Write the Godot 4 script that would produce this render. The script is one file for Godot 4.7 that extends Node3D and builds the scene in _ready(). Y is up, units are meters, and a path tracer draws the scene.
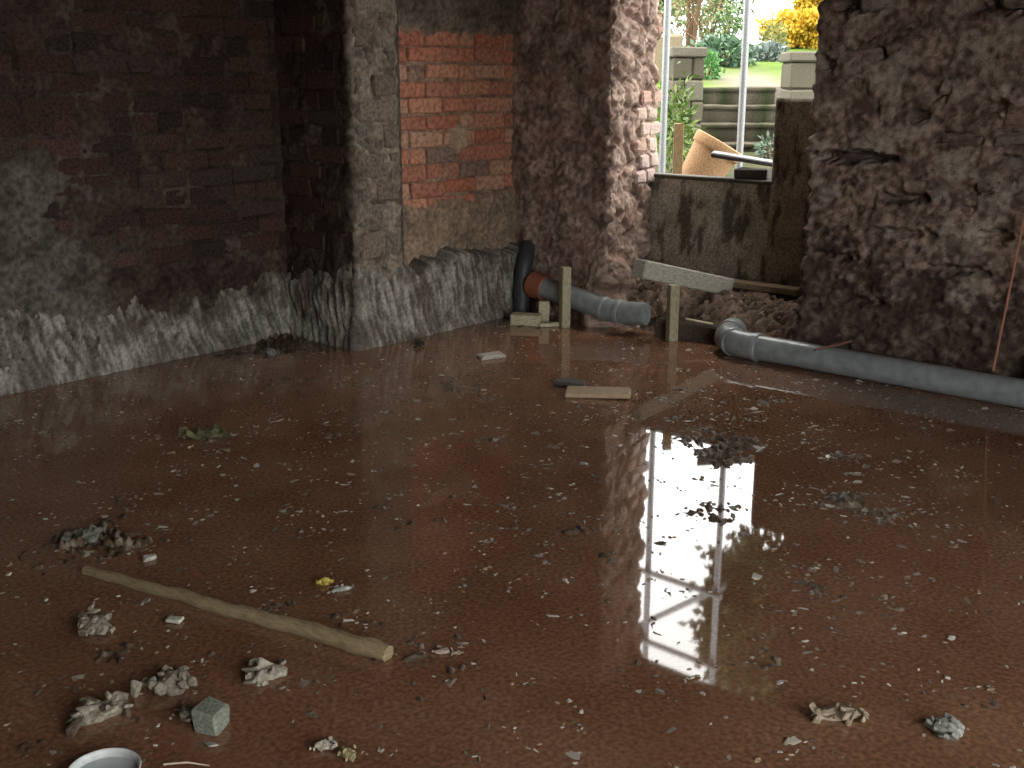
extends Node3D

# ---------------------------------------------------------------- geometry collector
class Geo:
	var v := PackedVector3Array()
	var n := PackedVector3Array()
	var c := PackedColorArray()
	var i := PackedInt32Array()

	func grid(nu: int, nv: int, pts: PackedVector3Array, cols: PackedColorArray, wrap_u := false) -> void:
		var base := v.size()
		for b in nv:
			for a in nu:
				var a0 := a - 1
				var a1 := a + 1
				if wrap_u:
					a0 = (a - 1 + nu - 1) % (nu - 1)
					a1 = (a + 1) % (nu - 1)
				a0 = clampi(a0, 0, nu - 1)
				a1 = clampi(a1, 0, nu - 1)
				var b0 := maxi(b - 1, 0)
				var b1 := mini(b + 1, nv - 1)
				var du := pts[b * nu + a1] - pts[b * nu + a0]
				var dv := pts[b1 * nu + a] - pts[b0 * nu + a]
				var nn := du.cross(dv)
				if nn.length_squared() < 1e-16:
					nn = Vector3.UP
				n.append(nn.normalized())
				v.append(pts[b * nu + a])
				c.append(cols[b * nu + a] if cols.size() > 1 else cols[0])
		for b in nv - 1:
			for a in nu - 1:
				var p := base + b * nu + a
				i.append_array(PackedInt32Array([p, p + nu, p + nu + 1, p, p + nu + 1, p + 1]))

	func tri(a: Vector3, b: Vector3, d: Vector3, col: Color, inside: Vector3) -> void:
		var nn := (b - a).cross(d - a)
		if nn.length_squared() < 1e-18:
			return
		nn = nn.normalized()
		if nn.dot((a + b + d) / 3.0 - inside) < 0.0:
			nn = -nn
			var t := b
			b = d
			d = t
		var p := v.size()
		v.append_array(PackedVector3Array([a, b, d]))
		n.append_array(PackedVector3Array([nn, nn, nn]))
		c.append_array(PackedColorArray([col, col, col]))
		i.append_array(PackedInt32Array([p, p + 2, p + 1]))

	func quad(a: Vector3, b: Vector3, d: Vector3, e: Vector3, col: Color, inside: Vector3) -> void:
		tri(a, b, d, col, inside)
		tri(a, d, e, col, inside)

	# box with chamfered, slightly uneven edges
	func block(at: Vector3, size: Vector3, bevel: float, jit: float, rg: RandomNumberGenerator, col := Color.WHITE, turn := Basis.IDENTITY) -> void:
		var h := size * 0.5
		var p := {}
		for sx in [-1, 1]:
			for sy in [-1, 1]:
				for sz in [-1, 1]:
					var j := Vector3(rg.randf_range(-jit, jit), rg.randf_range(-jit, jit), rg.randf_range(-jit, jit))
					var b := bevel * rg.randf_range(0.7, 1.3) if jit > 0.0 else bevel
					p[[sx, sy, sz, 0]] = at + turn * (Vector3(sx * h.x, sy * (h.y - b), sz * (h.z - b)) + j)
					p[[sx, sy, sz, 1]] = at + turn * (Vector3(sx * (h.x - b), sy * h.y, sz * (h.z - b)) + j)
					p[[sx, sy, sz, 2]] = at + turn * (Vector3(sx * (h.x - b), sy * (h.y - b), sz * h.z) + j)
					tri(p[[sx, sy, sz, 0]], p[[sx, sy, sz, 1]], p[[sx, sy, sz, 2]], col, at)
		for s in [-1, 1]:
			quad(p[[s, -1, -1, 0]], p[[s, 1, -1, 0]], p[[s, 1, 1, 0]], p[[s, -1, 1, 0]], col, at)
			quad(p[[-1, s, -1, 1]], p[[1, s, -1, 1]], p[[1, s, 1, 1]], p[[-1, s, 1, 1]], col, at)
			quad(p[[-1, -1, s, 2]], p[[1, -1, s, 2]], p[[1, 1, s, 2]], p[[-1, 1, s, 2]], col, at)
			for t in [-1, 1]:
				quad(p[[-1, s, t, 1]], p[[1, s, t, 1]], p[[1, s, t, 2]], p[[-1, s, t, 2]], col, at)
				quad(p[[s, -1, t, 0]], p[[s, 1, t, 0]], p[[s, 1, t, 2]], p[[s, -1, t, 2]], col, at)
				quad(p[[s, t, -1, 0]], p[[s, t, 1, 0]], p[[s, t, 1, 1]], p[[s, t, -1, 1]], col, at)

	# round tube along a path, closed at both ends; radii per point
	func tube(path: Array, radii: Array, seg := 16, col := Color.WHITE) -> void:
		var m := path.size()
		var pts := PackedVector3Array()
		var up := Vector3.UP
		for k in m:
			var t: Vector3 = (path[mini(k + 1, m - 1)] - path[maxi(k - 1, 0)]).normalized()
			if absf(t.dot(up)) > 0.95:
				up = Vector3.RIGHT
			var a := t.cross(up).normalized()
			var b := a.cross(t).normalized()
			up = b
			for s in seg + 1:
				var w := -TAU * s / seg
				pts.append(path[k] + (a * cos(w) + b * sin(w)) * radii[k])
		grid(seg + 1, m, pts, PackedColorArray([col]), true)
		for e in [0, m - 1]:
			var mid: Vector3 = path[e]
			var other: Vector3 = path[1 if e == 0 else m - 2]
			for s in seg:
				tri(mid, pts[e * (seg + 1) + s], pts[e * (seg + 1) + s + 1], col, other)

	# profile of (radius, height) turned around y, at a place with a turn
	func lathe(profile: Array, seg: int, at: Vector3, turn := Basis.IDENTITY, col := Color.WHITE) -> void:
		var pts := PackedVector3Array()
		for q in profile:
			for s in seg + 1:
				var w := -TAU * s / seg
				pts.append(at + turn * Vector3(cos(w) * q.x, q.y, sin(w) * q.x))
		grid(seg + 1, profile.size(), pts, PackedColorArray([col]), true)

	# lump: a sphere pushed about by noise and flattened
	func lump(at: Vector3, size: Vector3, nz: FastNoiseLite, seedling: float, rough: float, nu := 14, nv := 9, col := Color.WHITE, col2 := Color.WHITE, turn := Basis.IDENTITY) -> void:
		var pts := PackedVector3Array()
		var cols := PackedColorArray()
		for b in nv:
			var la := PI * (float(b) / (nv - 1) - 0.5)
			for a in nu + 1:
				var lo := -TAU * (a % nu) / nu
				var d := Vector3(cos(la) * cos(lo), sin(la), cos(la) * sin(lo))
				var k := 1.0 + rough * nz.get_noise_3d(d.x * 60.0 + seedling, d.y * 60.0, d.z * 60.0) * 2.0
				pts.append(at + turn * (d * size * 0.5 * k))
				cols.append(col.lerp(col2, clampf(0.5 + 1.2 * nz.get_noise_3d(d.x * 150.0, d.y * 150.0 + seedling, d.z * 150.0), 0.0, 1.0)))
		grid(nu + 1, nv, pts, cols, true)

	func leaf(at: Vector3, dir: Vector3, side: Vector3, l: float, w: float, col: Color) -> void:
		var up := dir.cross(side).normalized()
		var p := v.size()
		v.append_array(PackedVector3Array([at, at + dir * l * 0.5 + side * w + up * w * 0.3, at + dir * l, at + dir * l * 0.5 - side * w + up * w * 0.3]))
		n.append_array(PackedVector3Array([up, up, up, up]))
		c.append_array(PackedColorArray([col, col, col, col]))
		i.append_array(PackedInt32Array([p, p + 1, p + 2, p, p + 2, p + 3]))

	func mesh() -> ArrayMesh:
		var arr := []
		arr.resize(Mesh.ARRAY_MAX)
		arr[Mesh.ARRAY_VERTEX] = v
		arr[Mesh.ARRAY_NORMAL] = n
		arr[Mesh.ARRAY_COLOR] = c
		arr[Mesh.ARRAY_INDEX] = i
		var m := ArrayMesh.new()
		m.add_surface_from_arrays(Mesh.PRIMITIVE_TRIANGLES, arr)
		return m

# ---------------------------------------------------------------- shared things
const YAW := 41.2
var rng := RandomNumberGenerator.new()
var nz_coarse: FastNoiseLite
var nz_mid: FastNoiseLite
var nz_fine: FastNoiseLite
var nz_cell: FastNoiseLite
var nz_edge: FastNoiseLite
var grain_tex: ImageTexture
var blotch_tex: ImageTexture
var grain_normal: ImageTexture
var wood_tex: ImageTexture
var wood_up: ImageTexture
var used := {}
var tone := 1.0

func noise(sd: int, freq: float, octaves := 3, kind := FastNoiseLite.TYPE_SIMPLEX_SMOOTH) -> FastNoiseLite:
	var z := FastNoiseLite.new()
	z.seed = sd
	z.noise_type = kind
	z.frequency = freq
	z.fractal_octaves = octaves
	return z

func make_textures() -> void:
	var a := noise(3, 0.035, 5).get_seamless_image(512, 512)
	var b := noise(4, 0.25, 2).get_seamless_image(512, 512)
	var w := noise(5, 0.02, 4).get_seamless_image(512, 512)
	var gi := Image.create(512, 512, false, Image.FORMAT_RGB8)
	var bi := Image.create(512, 512, false, Image.FORMAT_RGB8)
	var hi := Image.create(512, 512, false, Image.FORMAT_RGB8)
	var wi := Image.create(512, 512, false, Image.FORMAT_RGB8)
	for y in 512:
		for x in 512:
			var f := a.get_pixel(x, y).r
			var g := b.get_pixel(x, y).r
			var k := clampf(0.92 + (f - 0.5) * 0.55 + (g - 0.5) * 0.5, 0.35, 1.0)
			gi.set_pixel(x, y, Color(k, k * (0.985 + 0.03 * f), k))
			var m := clampf(0.95 + (f - 0.5) * 0.3, 0.5, 1.0)
			bi.set_pixel(x, y, Color(m, m, m))
			var h := clampf(0.5 + (f - 0.5) * 0.9 + (g - 0.5) * 0.5, 0.0, 1.0)
			hi.set_pixel(x, y, Color(h, h, h))
			var q := w.get_pixel((x * 12) % 512, y).r * 0.5 + w.get_pixel((x * 4) % 512, (y + 100) % 512).r * 0.5
			var r := clampf(0.93 + (q - 0.5) * 0.7, 0.4, 1.0)
			wi.set_pixel(x, y, Color(r, r, r * 0.98))
	grain_tex = ImageTexture.create_from_image(gi)
	blotch_tex = ImageTexture.create_from_image(bi)
	wood_up = ImageTexture.create_from_image(wi)
	wi.rotate_90(CLOCKWISE)
	wood_tex = ImageTexture.create_from_image(wi)
	hi.convert(Image.FORMAT_RGBA8)
	hi.bump_map_to_normal_map(6.0)
	grain_normal = ImageTexture.create_from_image(hi)

# a material whose colour is given as a linear base colour
func mat(col: Color, rough := 0.85, tex: Texture2D = null, tile := 3.0, bump := 0.0, vertex := false) -> StandardMaterial3D:
	var m := StandardMaterial3D.new()
	m.albedo_color = Color(col.r * tone, col.g * tone, col.b * tone).linear_to_srgb()
	m.roughness = rough
	if rough >= 0.85:
		m.metallic_specular = 0.18
	m.vertex_color_use_as_albedo = vertex
	m.uv1_triplanar = true
	m.uv1_world_triplanar = true
	m.uv1_scale = Vector3(tile, tile, tile)
	if tex:
		m.albedo_texture = tex
	if bump > 0.0:
		m.normal_enabled = true
		m.normal_texture = grain_normal
		m.normal_scale = bump
	return m

func wood(col: Color, upright := false) -> StandardMaterial3D:
	var m := mat(col, 0.8, wood_up if upright else wood_tex, 2.5, 0.12)
	m.uv1_world_triplanar = false
	return m

func numbered(called: String) -> String:
	if not used.has(called):
		used[called] = 0
		return called
	used[called] += 1
	return "%s_%03d" % [called, used[called]]

func put(called: String, g: Geo, m: Material, parent: Node = self) -> MeshInstance3D:
	return put_mesh(called, g.mesh(), m, parent)

func put_mesh(called: String, msh: Mesh, m: Material, parent: Node = self) -> MeshInstance3D:
	var o := MeshInstance3D.new()
	o.name = numbered(called) if parent == self else called
	o.mesh = msh
	o.material_override = m
	parent.add_child(o, true)
	return o

func thing(called: String, label: String, category: String, at := Vector3.ZERO, group := "") -> Node3D:
	var o := Node3D.new()
	o.name = numbered(called)
	add_child(o)
	o.position = at
	return tag(o, label, category, group)

func tag(o: Node3D, label: String, category: String, group := "") -> Node3D:
	o.set_meta("label", label)
	o.set_meta("category", category)
	if group:
		o.set_meta("group", group)
	return o

func struct(o: Node3D, label: String, category: String) -> Node3D:
	o.set_meta("kind", "structure")
	return tag(o, label, category)

# a sheet that follows a plan line (x, z), pushed along its normal by fn(s, y) -> [depth, colour]
func along(pts: Array, s: float) -> Vector2:
	for k in pts.size() - 1:
		var l: float = (pts[k + 1] - pts[k]).length()
		if s <= l or k == pts.size() - 2:
			return pts[k] + (pts[k + 1] - pts[k]) * (s / l)
		s -= l
	return pts[0]

func wall_sheet(g: Geo, pts: Array, r: float, ds: float, y0: float, y1: float, dy: float, fn: Callable) -> void:
	var total := 0.0
	for k in pts.size() - 1:
		total += (pts[k + 1] - pts[k]).length()
	var nu := int(ceil(total / ds)) + 1
	var nv := int(ceil((y1 - y0) / dy)) + 1
	var P := PackedVector3Array()
	var C := PackedColorArray()
	P.resize(nu * nv)
	C.resize(nu * nv)
	for a in nu:
		var s := total * a / (nu - 1)
		var q0 := along(pts, s - r)
		var q1 := along(pts, s + r)
		var q := (q0 + q1) * 0.5
		var t := (q1 - q0).normalized()
		var nx := -t.y
		var nz := t.x
		for b in nv:
			var y := y0 + (y1 - y0) * b / (nv - 1)
			var res: Array = fn.call(s, y, q)
			var d: float = res[0]
			P[b * nu + a] = Vector3(q.x + nx * d, y, q.y + nz * d)
			C[b * nu + a] = res[1]
	g.grid(nu, nv, P, C)

func plain_box(g: Geo, lo: Vector3, hi: Vector3, col: Color) -> void:
	g.block((lo + hi) * 0.5, hi - lo, 0.002, 0.0, rng, col)

func smooth(a: float, b: float, x: float) -> float:
	return smoothstep(a, b, x)

# ---------------------------------------------------------------- the scene
func _ready() -> void:
	rng.seed = 11
	# camera
	var cam := Camera3D.new()
	cam.name = "camera"
	cam.position = Vector3(0, 1.2, 0)
	cam.rotation_degrees = Vector3(-15.3, YAW, 0)
	cam.fov = 37.72
	cam.near = 0.05
	cam.far = 300.0
	add_child(cam)
	cam.current = true
	# overcast sky, the only light
	var sky_mat := ProceduralSkyMaterial.new()
	sky_mat.sky_top_color = Color(0.97, 0.96, 0.94)
	sky_mat.sky_horizon_color = Color(0.94, 0.97, 1.0)
	sky_mat.ground_bottom_color = Color(0.2, 0.2, 0.16)
	sky_mat.ground_horizon_color = Color(0.4, 0.42, 0.4)
	sky_mat.sky_energy_multiplier = 1.0
	var sky := Sky.new()
	sky.sky_material = sky_mat
	var env := Environment.new()
	env.background_mode = Environment.BG_SKY
	env.sky = sky
	env.tonemap_mode = Environment.TONE_MAPPER_LINEAR
	env.tonemap_exposure = 9.5
	env.sdfgi_enabled = true
	env.ssao_enabled = true
	env.ssil_enabled = true
	var we := WorldEnvironment.new()
	we.name = "environment"
	we.environment = env
	add_child(we)

	nz_coarse = noise(21, 1.3, 3)
	nz_mid = noise(22, 5.0, 3)
	nz_fine = noise(23, 22.0, 3)
	nz_cell = noise(24, 7.0, 2, FastNoiseLite.TYPE_CELLULAR)
	nz_cell.cellular_return_type = FastNoiseLite.RETURN_DISTANCE2_SUB
	nz_edge = noise(25, 0.02, 3)
	make_textures()
	build_floor()
	build_left_walls()
	build_alcove()
	build_back_wall()
	build_rest_of_room()
	build_opening()
	build_bank_rubble()
	build_pipes_and_timber()
	build_floor_things()
	build_scatter()
	build_garden()

# ---------------------------------------------------------------- flooded floor
var spots := [
	# x, z, radius, height: mud that breaks the surface
	[-3.23, -2.09, 0.10, 0.018], [-2.47, -2.70, 0.09, 0.016], [-1.76, -2.27, 0.07, 0.015], [-1.82, -3.22, 0.13, 0.02], [-1.74, -3.04, 0.07, 0.018],
	[-1.2, -2.91, 0.08, 0.016], [-1.31, -2.96, 0.07, 0.016], [-2.70, -1.33, 0.12, 0.02], [-2.60, -1.40, 0.08, 0.018], [-1.57, -2.2, 0.06, 0.012], [-2.9, -2.4, 0.09, 0.011],
	[-3.6, -2.75, 0.12, 0.012], [-3.0, -3.1, 0.08, 0.01], [-1.05, -2.35, 0.06, 0.01], [-1.55, -2.62, 0.10, 0.012], [-1.45, -3.3, 0.1, 0.012], [-2.0, -3.75, 0.1, 0.012], [-3.3, -3.5, 0.06, 0.01],
	[-4.05, -3.02, 0.07, 0.02], [-4.15, -2.8, 0.1, 0.012], [-4.2, -3.15, 0.14, 0.03], [-1.0, -1.95, 0.05, 0.01], [-2.1, -1.05, 0.06, 0.012], [-1.87, -1.0, 0.08, 0.014], [-2.3, -2.05, 0.06, 0.01]]

func mud_height(x: float, z: float) -> float:
	var h := -0.0125 + 0.010 * nz_coarse.get_noise_2d(x * 1.6, z * 1.6) + 0.014 * nz_mid.get_noise_2d(x * 1.6 + 9.0, z * 1.6) + 0.013 * nz_fine.get_noise_2d(x * 1.7, z * 1.7)
	for s in spots:
		var dx: float = x - s[0]
		var dz: float = z - s[1]
		var k: float = (dx * dx + dz * dz) / (s[2] * s[2])
		if k < 4.0:
			h += s[3] * exp(-k) * (0.9 + 1.3 * nz_fine.get_noise_2d(x * 1.6, z * 1.6 + 40.0))
	return h

func build_floor() -> void:
	var g := Geo.new()
	plain_box(g, Vector3(-4.6, -0.30, -5.2), Vector3(1.9, -0.12, 2.3), Color(0.09, 0.055, 0.035))
	# the mud bed, where it comes near the surface of the flood
	var x0 := -4.3
	var z0 := -4.45
	var st := 0.0095
	var nx := 420
	var nzz := 405
	var hs := PackedFloat32Array()
	hs.resize(nx * nzz)
	for b in nzz:
		for a in nx:
			hs[b * nx + a] = mud_height(x0 + a * st, z0 + b * st)
	var idx := {}
	for b in range(1, nzz - 2):
		for a in range(1, nx - 2):
			var p := b * nx + a
			if maxf(maxf(hs[p], hs[p + 1]), maxf(hs[p + nx], hs[p + nx + 1])) < -0.001:
				continue
			for k in [p, p + 1, p + nx + 1, p, p + nx + 1, p + nx]:
				if not idx.has(k):
					idx[k] = g.v.size()
					var x: float = x0 + (k % nx) * st
					var z: float = z0 + (k / nx) * st
					g.v.append(Vector3(x, hs[k], z))
					g.n.append(Vector3(hs[k - 1] - hs[k + 1], 2.0 * st, hs[k - nx] - hs[k + nx]).normalized())
					var t := clampf(0.5 + 1.6 * nz_fine.get_noise_2d(x * 0.7 + 50.0, z * 0.7), 0.0, 1.0)
					g.c.append(Color(0.11, 0.072, 0.047).lerp(Color(0.27, 0.215, 0.155), t * t))
				g.i.append(idx[k])
	var mud := mat(Color.WHITE, 0.42, grain_tex, 5.0, 0.5, true)
	mud.metallic_specular = 0.38
	var o := put("floor", g, mud)
	struct(o, "flooded earth floor of brown mud lumps in shallow muddy water", "floor")
	# murky water
	var wimg := Image.create(512, 512, false, Image.FORMAT_RGB8)
	var wa := noise(31, 0.012, 4).get_seamless_image(512, 512)
	var wb := noise(32, 0.3, 2).get_seamless_image(512, 512)
	for y in 512:
		for x in 512:
			var k := clampf((wa.get_pixel(x, y).r - 0.5) * 1.3 + 0.5, 0.0, 1.0)
			var s := 0.90 + (wb.get_pixel(x, y).r - 0.5) * 0.45
			wimg.set_pixel(x, y, Color(clampf((0.90 + 0.1 * k) * s, 0, 1), clampf((0.86 + 0.14 * k) * s, 0, 1), clampf((0.84 + 0.16 * k) * s, 0, 1)))
	var water := mat(Color(0.29, 0.155, 0.090), 0.03, ImageTexture.create_from_image(wimg), 0.45)
	water.metallic_specular = 0.55
	var wg := Geo.new()
	plain_box(wg, Vector3(-4.55, -0.12, -5.0), Vector3(1.85, 0.0, 2.25), Color.WHITE)
	put("muddy_water", wg, water, o)

# ---------------------------------------------------------------- bricks
func brick_meshes(l: float, h: float, d: float, count: int, wear: float) -> Array:
	var out := []
	for k in count:
		var g := Geo.new()
		g.block(Vector3.ZERO, Vector3(l, h, d), wear * 1.6, wear, rng)
		out.append(g.mesh())
	return out

# ---------------------------------------------------------------- left wall, its return and the pier
func soot_colour(x: float, y: float) -> Color:
	var k := clampf(0.5 + 0.9 * nz_mid.get_noise_2d(x, y) + 0.5 * nz_fine.get_noise_2d(x, y), 0.0, 1.0)
	var c := Color(0.040, 0.028, 0.023).lerp(Color(0.098, 0.070, 0.056), k)
	var p := smooth(0.15, 0.45, nz_mid.get_noise_2d(x * 0.6 + 31.0, y * 0.6) + 0.35 * nz_fine.get_noise_2d(x + 3.0, y))
	return c.lerp(Color(0.17, 0.132, 0.104), p * 0.5)

func plinth_sheet(g: Geo, pts: Array, r: float, top: Callable, proud: float, ledge := false) -> void:
	wall_sheet(g, pts, r, 0.0085, -0.06, 0.62, 0.0085, func(s: float, y: float, q: Vector2) -> Array:
		var w: float = q.x - q.y
		var t: float = top.call(w)
		var stroke := nz_fine.get_noise_2d(w * 1.5 + y * 0.35 + 0.02 * nz_coarse.get_noise_2d(w, y * 3.0), y * 0.24)
		var ridge := stroke * 0.009 + nz_fine.get_noise_2d(w * 1.6 + 70.0, y * 0.5) * 0.005 + nz_mid.get_noise_2d(w, y) * 0.010
		var tt := t + 0.05 * nz_mid.get_noise_2d(w * 1.0, 7.0) + 0.03 * nz_fine.get_noise_2d(w * 0.6, 3.0)
		var d := proud + ridge
		if ledge and q.y < -3.60:
			d = lerpf(d, -0.17, smooth(tt - 0.012, tt + 0.022, y))
		else:
			var f := smooth(tt - 0.10, tt + 0.12, y + 0.06 * nz_mid.get_noise_2d(w * 1.2, y * 1.2))
			d = lerpf(proud + ridge * (1.0 - f), -0.03, f)
		d += 0.02 * smooth(0.10, -0.03, y)
		var k := clampf(0.42 + stroke * 1.1 + 0.6 * nz_mid.get_noise_2d(w + 13.0, y), 0.0, 1.0)
		var col := Color(0.13, 0.118, 0.096).lerp(Color(0.46, 0.43, 0.365), k)
		var dirt := smooth(0.05, 0.4, nz_mid.get_noise_2d(w * 0.8 + 5.0, y * 0.8 + 60.0) + 0.3 * nz_fine.get_noise_2d(w, y + 9.0))
		col = col.lerp(Color(0.13, 0.105, 0.082), dirt * 0.6)
		var soot := smooth(-0.02, 0.16, y - tt + 0.09 + 0.20 * nz_mid.get_noise_2d(w * 1.1 + 40.0, y * 0.8) + 0.12 * nz_fine.get_noise_2d(w + 5.0, y))
		return [d, col.lerp(soot_colour(w, y), soot * 0.85 * (0.35 if ledge else 1.0))])

func build_left_walls() -> void:
	var hacked := mat(Color.WHITE, 0.95, grain_tex, 2.6, 0.35, true)
	var rough := mat(Color.WHITE, 0.95, grain_tex, 1.7, 0.6, true)
	# wall_left: x = -4.3, facing +x
	var g := Geo.new()
	wall_sheet(g, [Vector2(-4.3, -1.35), Vector2(-4.3, -3.36)], 0.001, 0.0105, -0.06, 1.9, 0.0105, func(_s: float, y: float, q: Vector2) -> Array:
		var z := q.y
		var crust := 0.010 * nz_mid.get_noise_2d(z, y) + 0.007 * nz_fine.get_noise_2d(z, y)
		var plaster := smooth(0.0, 0.18, (z + 2.28) * 0.8 + (0.86 - y) * 0.25 + 0.20 * nz_mid.get_noise_2d(z * 0.7, y * 0.7 + 4.0)) * smooth(0.98, 0.80, y + 0.1 * nz_mid.get_noise_2d(z * 1.4, y))
		var col := soot_colour(z, y)
		var pk := clampf(0.5 + nz_fine.get_noise_2d(z + 8.0, y) * 0.8 + nz_mid.get_noise_2d(z + 4.0, y) * 0.6, 0.0, 1.0)
		col = col.lerp(Color(0.075, 0.068, 0.054).lerp(Color(0.185, 0.168, 0.135), pk), plaster)
		return [0.001 + crust + plaster * 0.012, col])
	plain_box(g, Vector3(-4.75, -0.1, -3.40), Vector3(-4.33, 2.4, 2.25), Color(0.10, 0.085, 0.07))
	plain_box(g, Vector3(-4.4, -0.1, -1.36), Vector3(-4.30, 2.4, 2.25), Color(0.10, 0.085, 0.07))
	var wl := put("wall_left", g, rough)
	struct(wl, "dark sooty brick wall with grey hacked stone base at left", "wall")
	var pg := Geo.new()
	plinth_sheet(pg, [Vector2(-4.3, -1.35), Vector2(-4.3, -3.33)], 0.001, func(w: float) -> float: return 0.275 + 0.03 * sin(w * 5.0) + 0.10 * smooth(-2.15, -2.5, w), 0.018)
	put("plinth", pg, hacked, wl)
	# bricks of the left wall
	var full := brick_meshes(0.226, 0.069, 0.10, 5, 0.004)
	var half := brick_meshes(0.108, 0.069, 0.10, 4, 0.004)
	var sooty := []
	for cc in [Color(0.078, 0.044, 0.036), Color(0.095, 0.052, 0.041), Color(0.062, 0.043, 0.035), Color(0.108, 0.062, 0.048), Color(0.052, 0.038, 0.032), Color(0.082, 0.062, 0.05)]:
		sooty.append(mat(cc, 0.95, grain_tex, 3.1, 0.8))
	var side := Basis(Vector3.UP, PI / 2.0)
	for k in 15:
		var y := 0.46 + k * 0.079
		var z := -1.60 - (0.0 if k % 2 == 0 else 0.118)
		var headers := k % 4 == 3
		while z > -3.24:
			var l := 0.118 if headers else 0.236
			var b := put_mesh("brick", (half if headers else full)[rng.randi() % 4], sooty[rng.randi() % 6], wl)
			b.transform = Transform3D(side, Vector3(-4.3 - 0.05 + rng.randf_range(0.000, 0.0085), y + rng.randf_range(-0.003, 0.003), z - l * 0.5))
			z -= l
	# wall_pier: return face (z = -3.29) and the front of the pier (x = -3.8)
	var pr := Geo.new()
	wall_sheet(pr, [Vector2(-4.34, -3.29), Vector2(-3.805, -3.29), Vector2(-3.805, -3.585), Vector2(-3.95, -3.60)], 0.018, 0.0095, -0.06, 1.9, 0.0095, func(s: float, y: float, q: Vector2) -> Array:
		var u := q.x - q.y
		var front := smooth(0.505, 0.55, s)
		var d := 0.012 * nz_mid.get_noise_2d(u * 1.2, y * 1.2) + 0.007 * nz_fine.get_noise_2d(u, y) + 0.001
		d -= front * 0.012 * smooth(0.12, 0.0, nz_cell.get_noise_2d(u * 0.9, y * 1.1) + 0.9)
		d -= 0.022 * smooth(0.05, 0.0, absf(s - 0.535)) * smooth(0.05, 0.45, nz_mid.get_noise_2d(3.0, y * 2.2))
		var col := soot_colour(u, y)
		var k := clampf(0.5 + nz_mid.get_noise_2d(u * 1.3 + 7.0, y * 1.3) * 0.9 + nz_fine.get_noise_2d(u, y) * 0.5, 0.0, 1.0)
		col = col.lerp(Color(0.14, 0.106, 0.081).lerp(Color(0.39, 0.31, 0.24), k), front)
		return [d, col])
	plain_box(pr, Vector3(-4.75, -0.1, -3.62), Vector3(-3.84, 2.4, -3.34), Color(0.12, 0.1, 0.08))
	plain_box(pr, Vector3(-4.75, 1.85, -3.62), Vector3(-3.80, 2.4, -3.30), Color(0.12, 0.1, 0.08))
	var wp := put("wall_pier", pr, rough)
	struct(wp, "projecting pier with dark brick return and pale worn stone front", "wall")
	for k in 14:
		var y := 0.47 + k * 0.079
		var x := -4.30 + (0.06 if k % 2 == 0 else -0.02)
		while x < -3.95:
			var short := x > -4.06
			var b := put_mesh("brick", (half if short else full)[rng.randi() % 4], sooty[rng.randi() % 6], wp)
			b.position = Vector3(x + (0.054 if short else 0.113), y + rng.randf_range(-0.003, 0.003), -3.29 - 0.05 + rng.randf_range(0.0, 0.009))
			x += 0.118 if short else 0.236
	var pale := []
	for cc in [Color(0.28, 0.218, 0.166), Color(0.23, 0.178, 0.136), Color(0.32, 0.258, 0.20), Color(0.215, 0.182, 0.145)]:
		pale.append(mat(cc, 0.95, grain_tex, 2.3, 1.0))
	var yy := 0.40
	var turn := 0
	while yy < 1.55:
		var hh := rng.randf_range(0.10, 0.17)
		var z := -3.318
		var cuts: Array = [[0.15, 0.10], [0.255], [0.10, 0.15], [0.18, 0.075]][turn % 4]
		turn += 1
		for l in cuts:
			var sg := Geo.new()
			sg.block(Vector3.ZERO, Vector3(0.10, hh - 0.012, l - 0.010), 0.010, 0.008, rng)
			var st := put("stone", sg, pale[rng.randi() % 4], wp)
			st.position = Vector3(-3.855 + rng.randf_range(-0.002, 0.008), yy + hh * 0.5, z - l * 0.5)
			z -= l
		yy += hh

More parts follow.
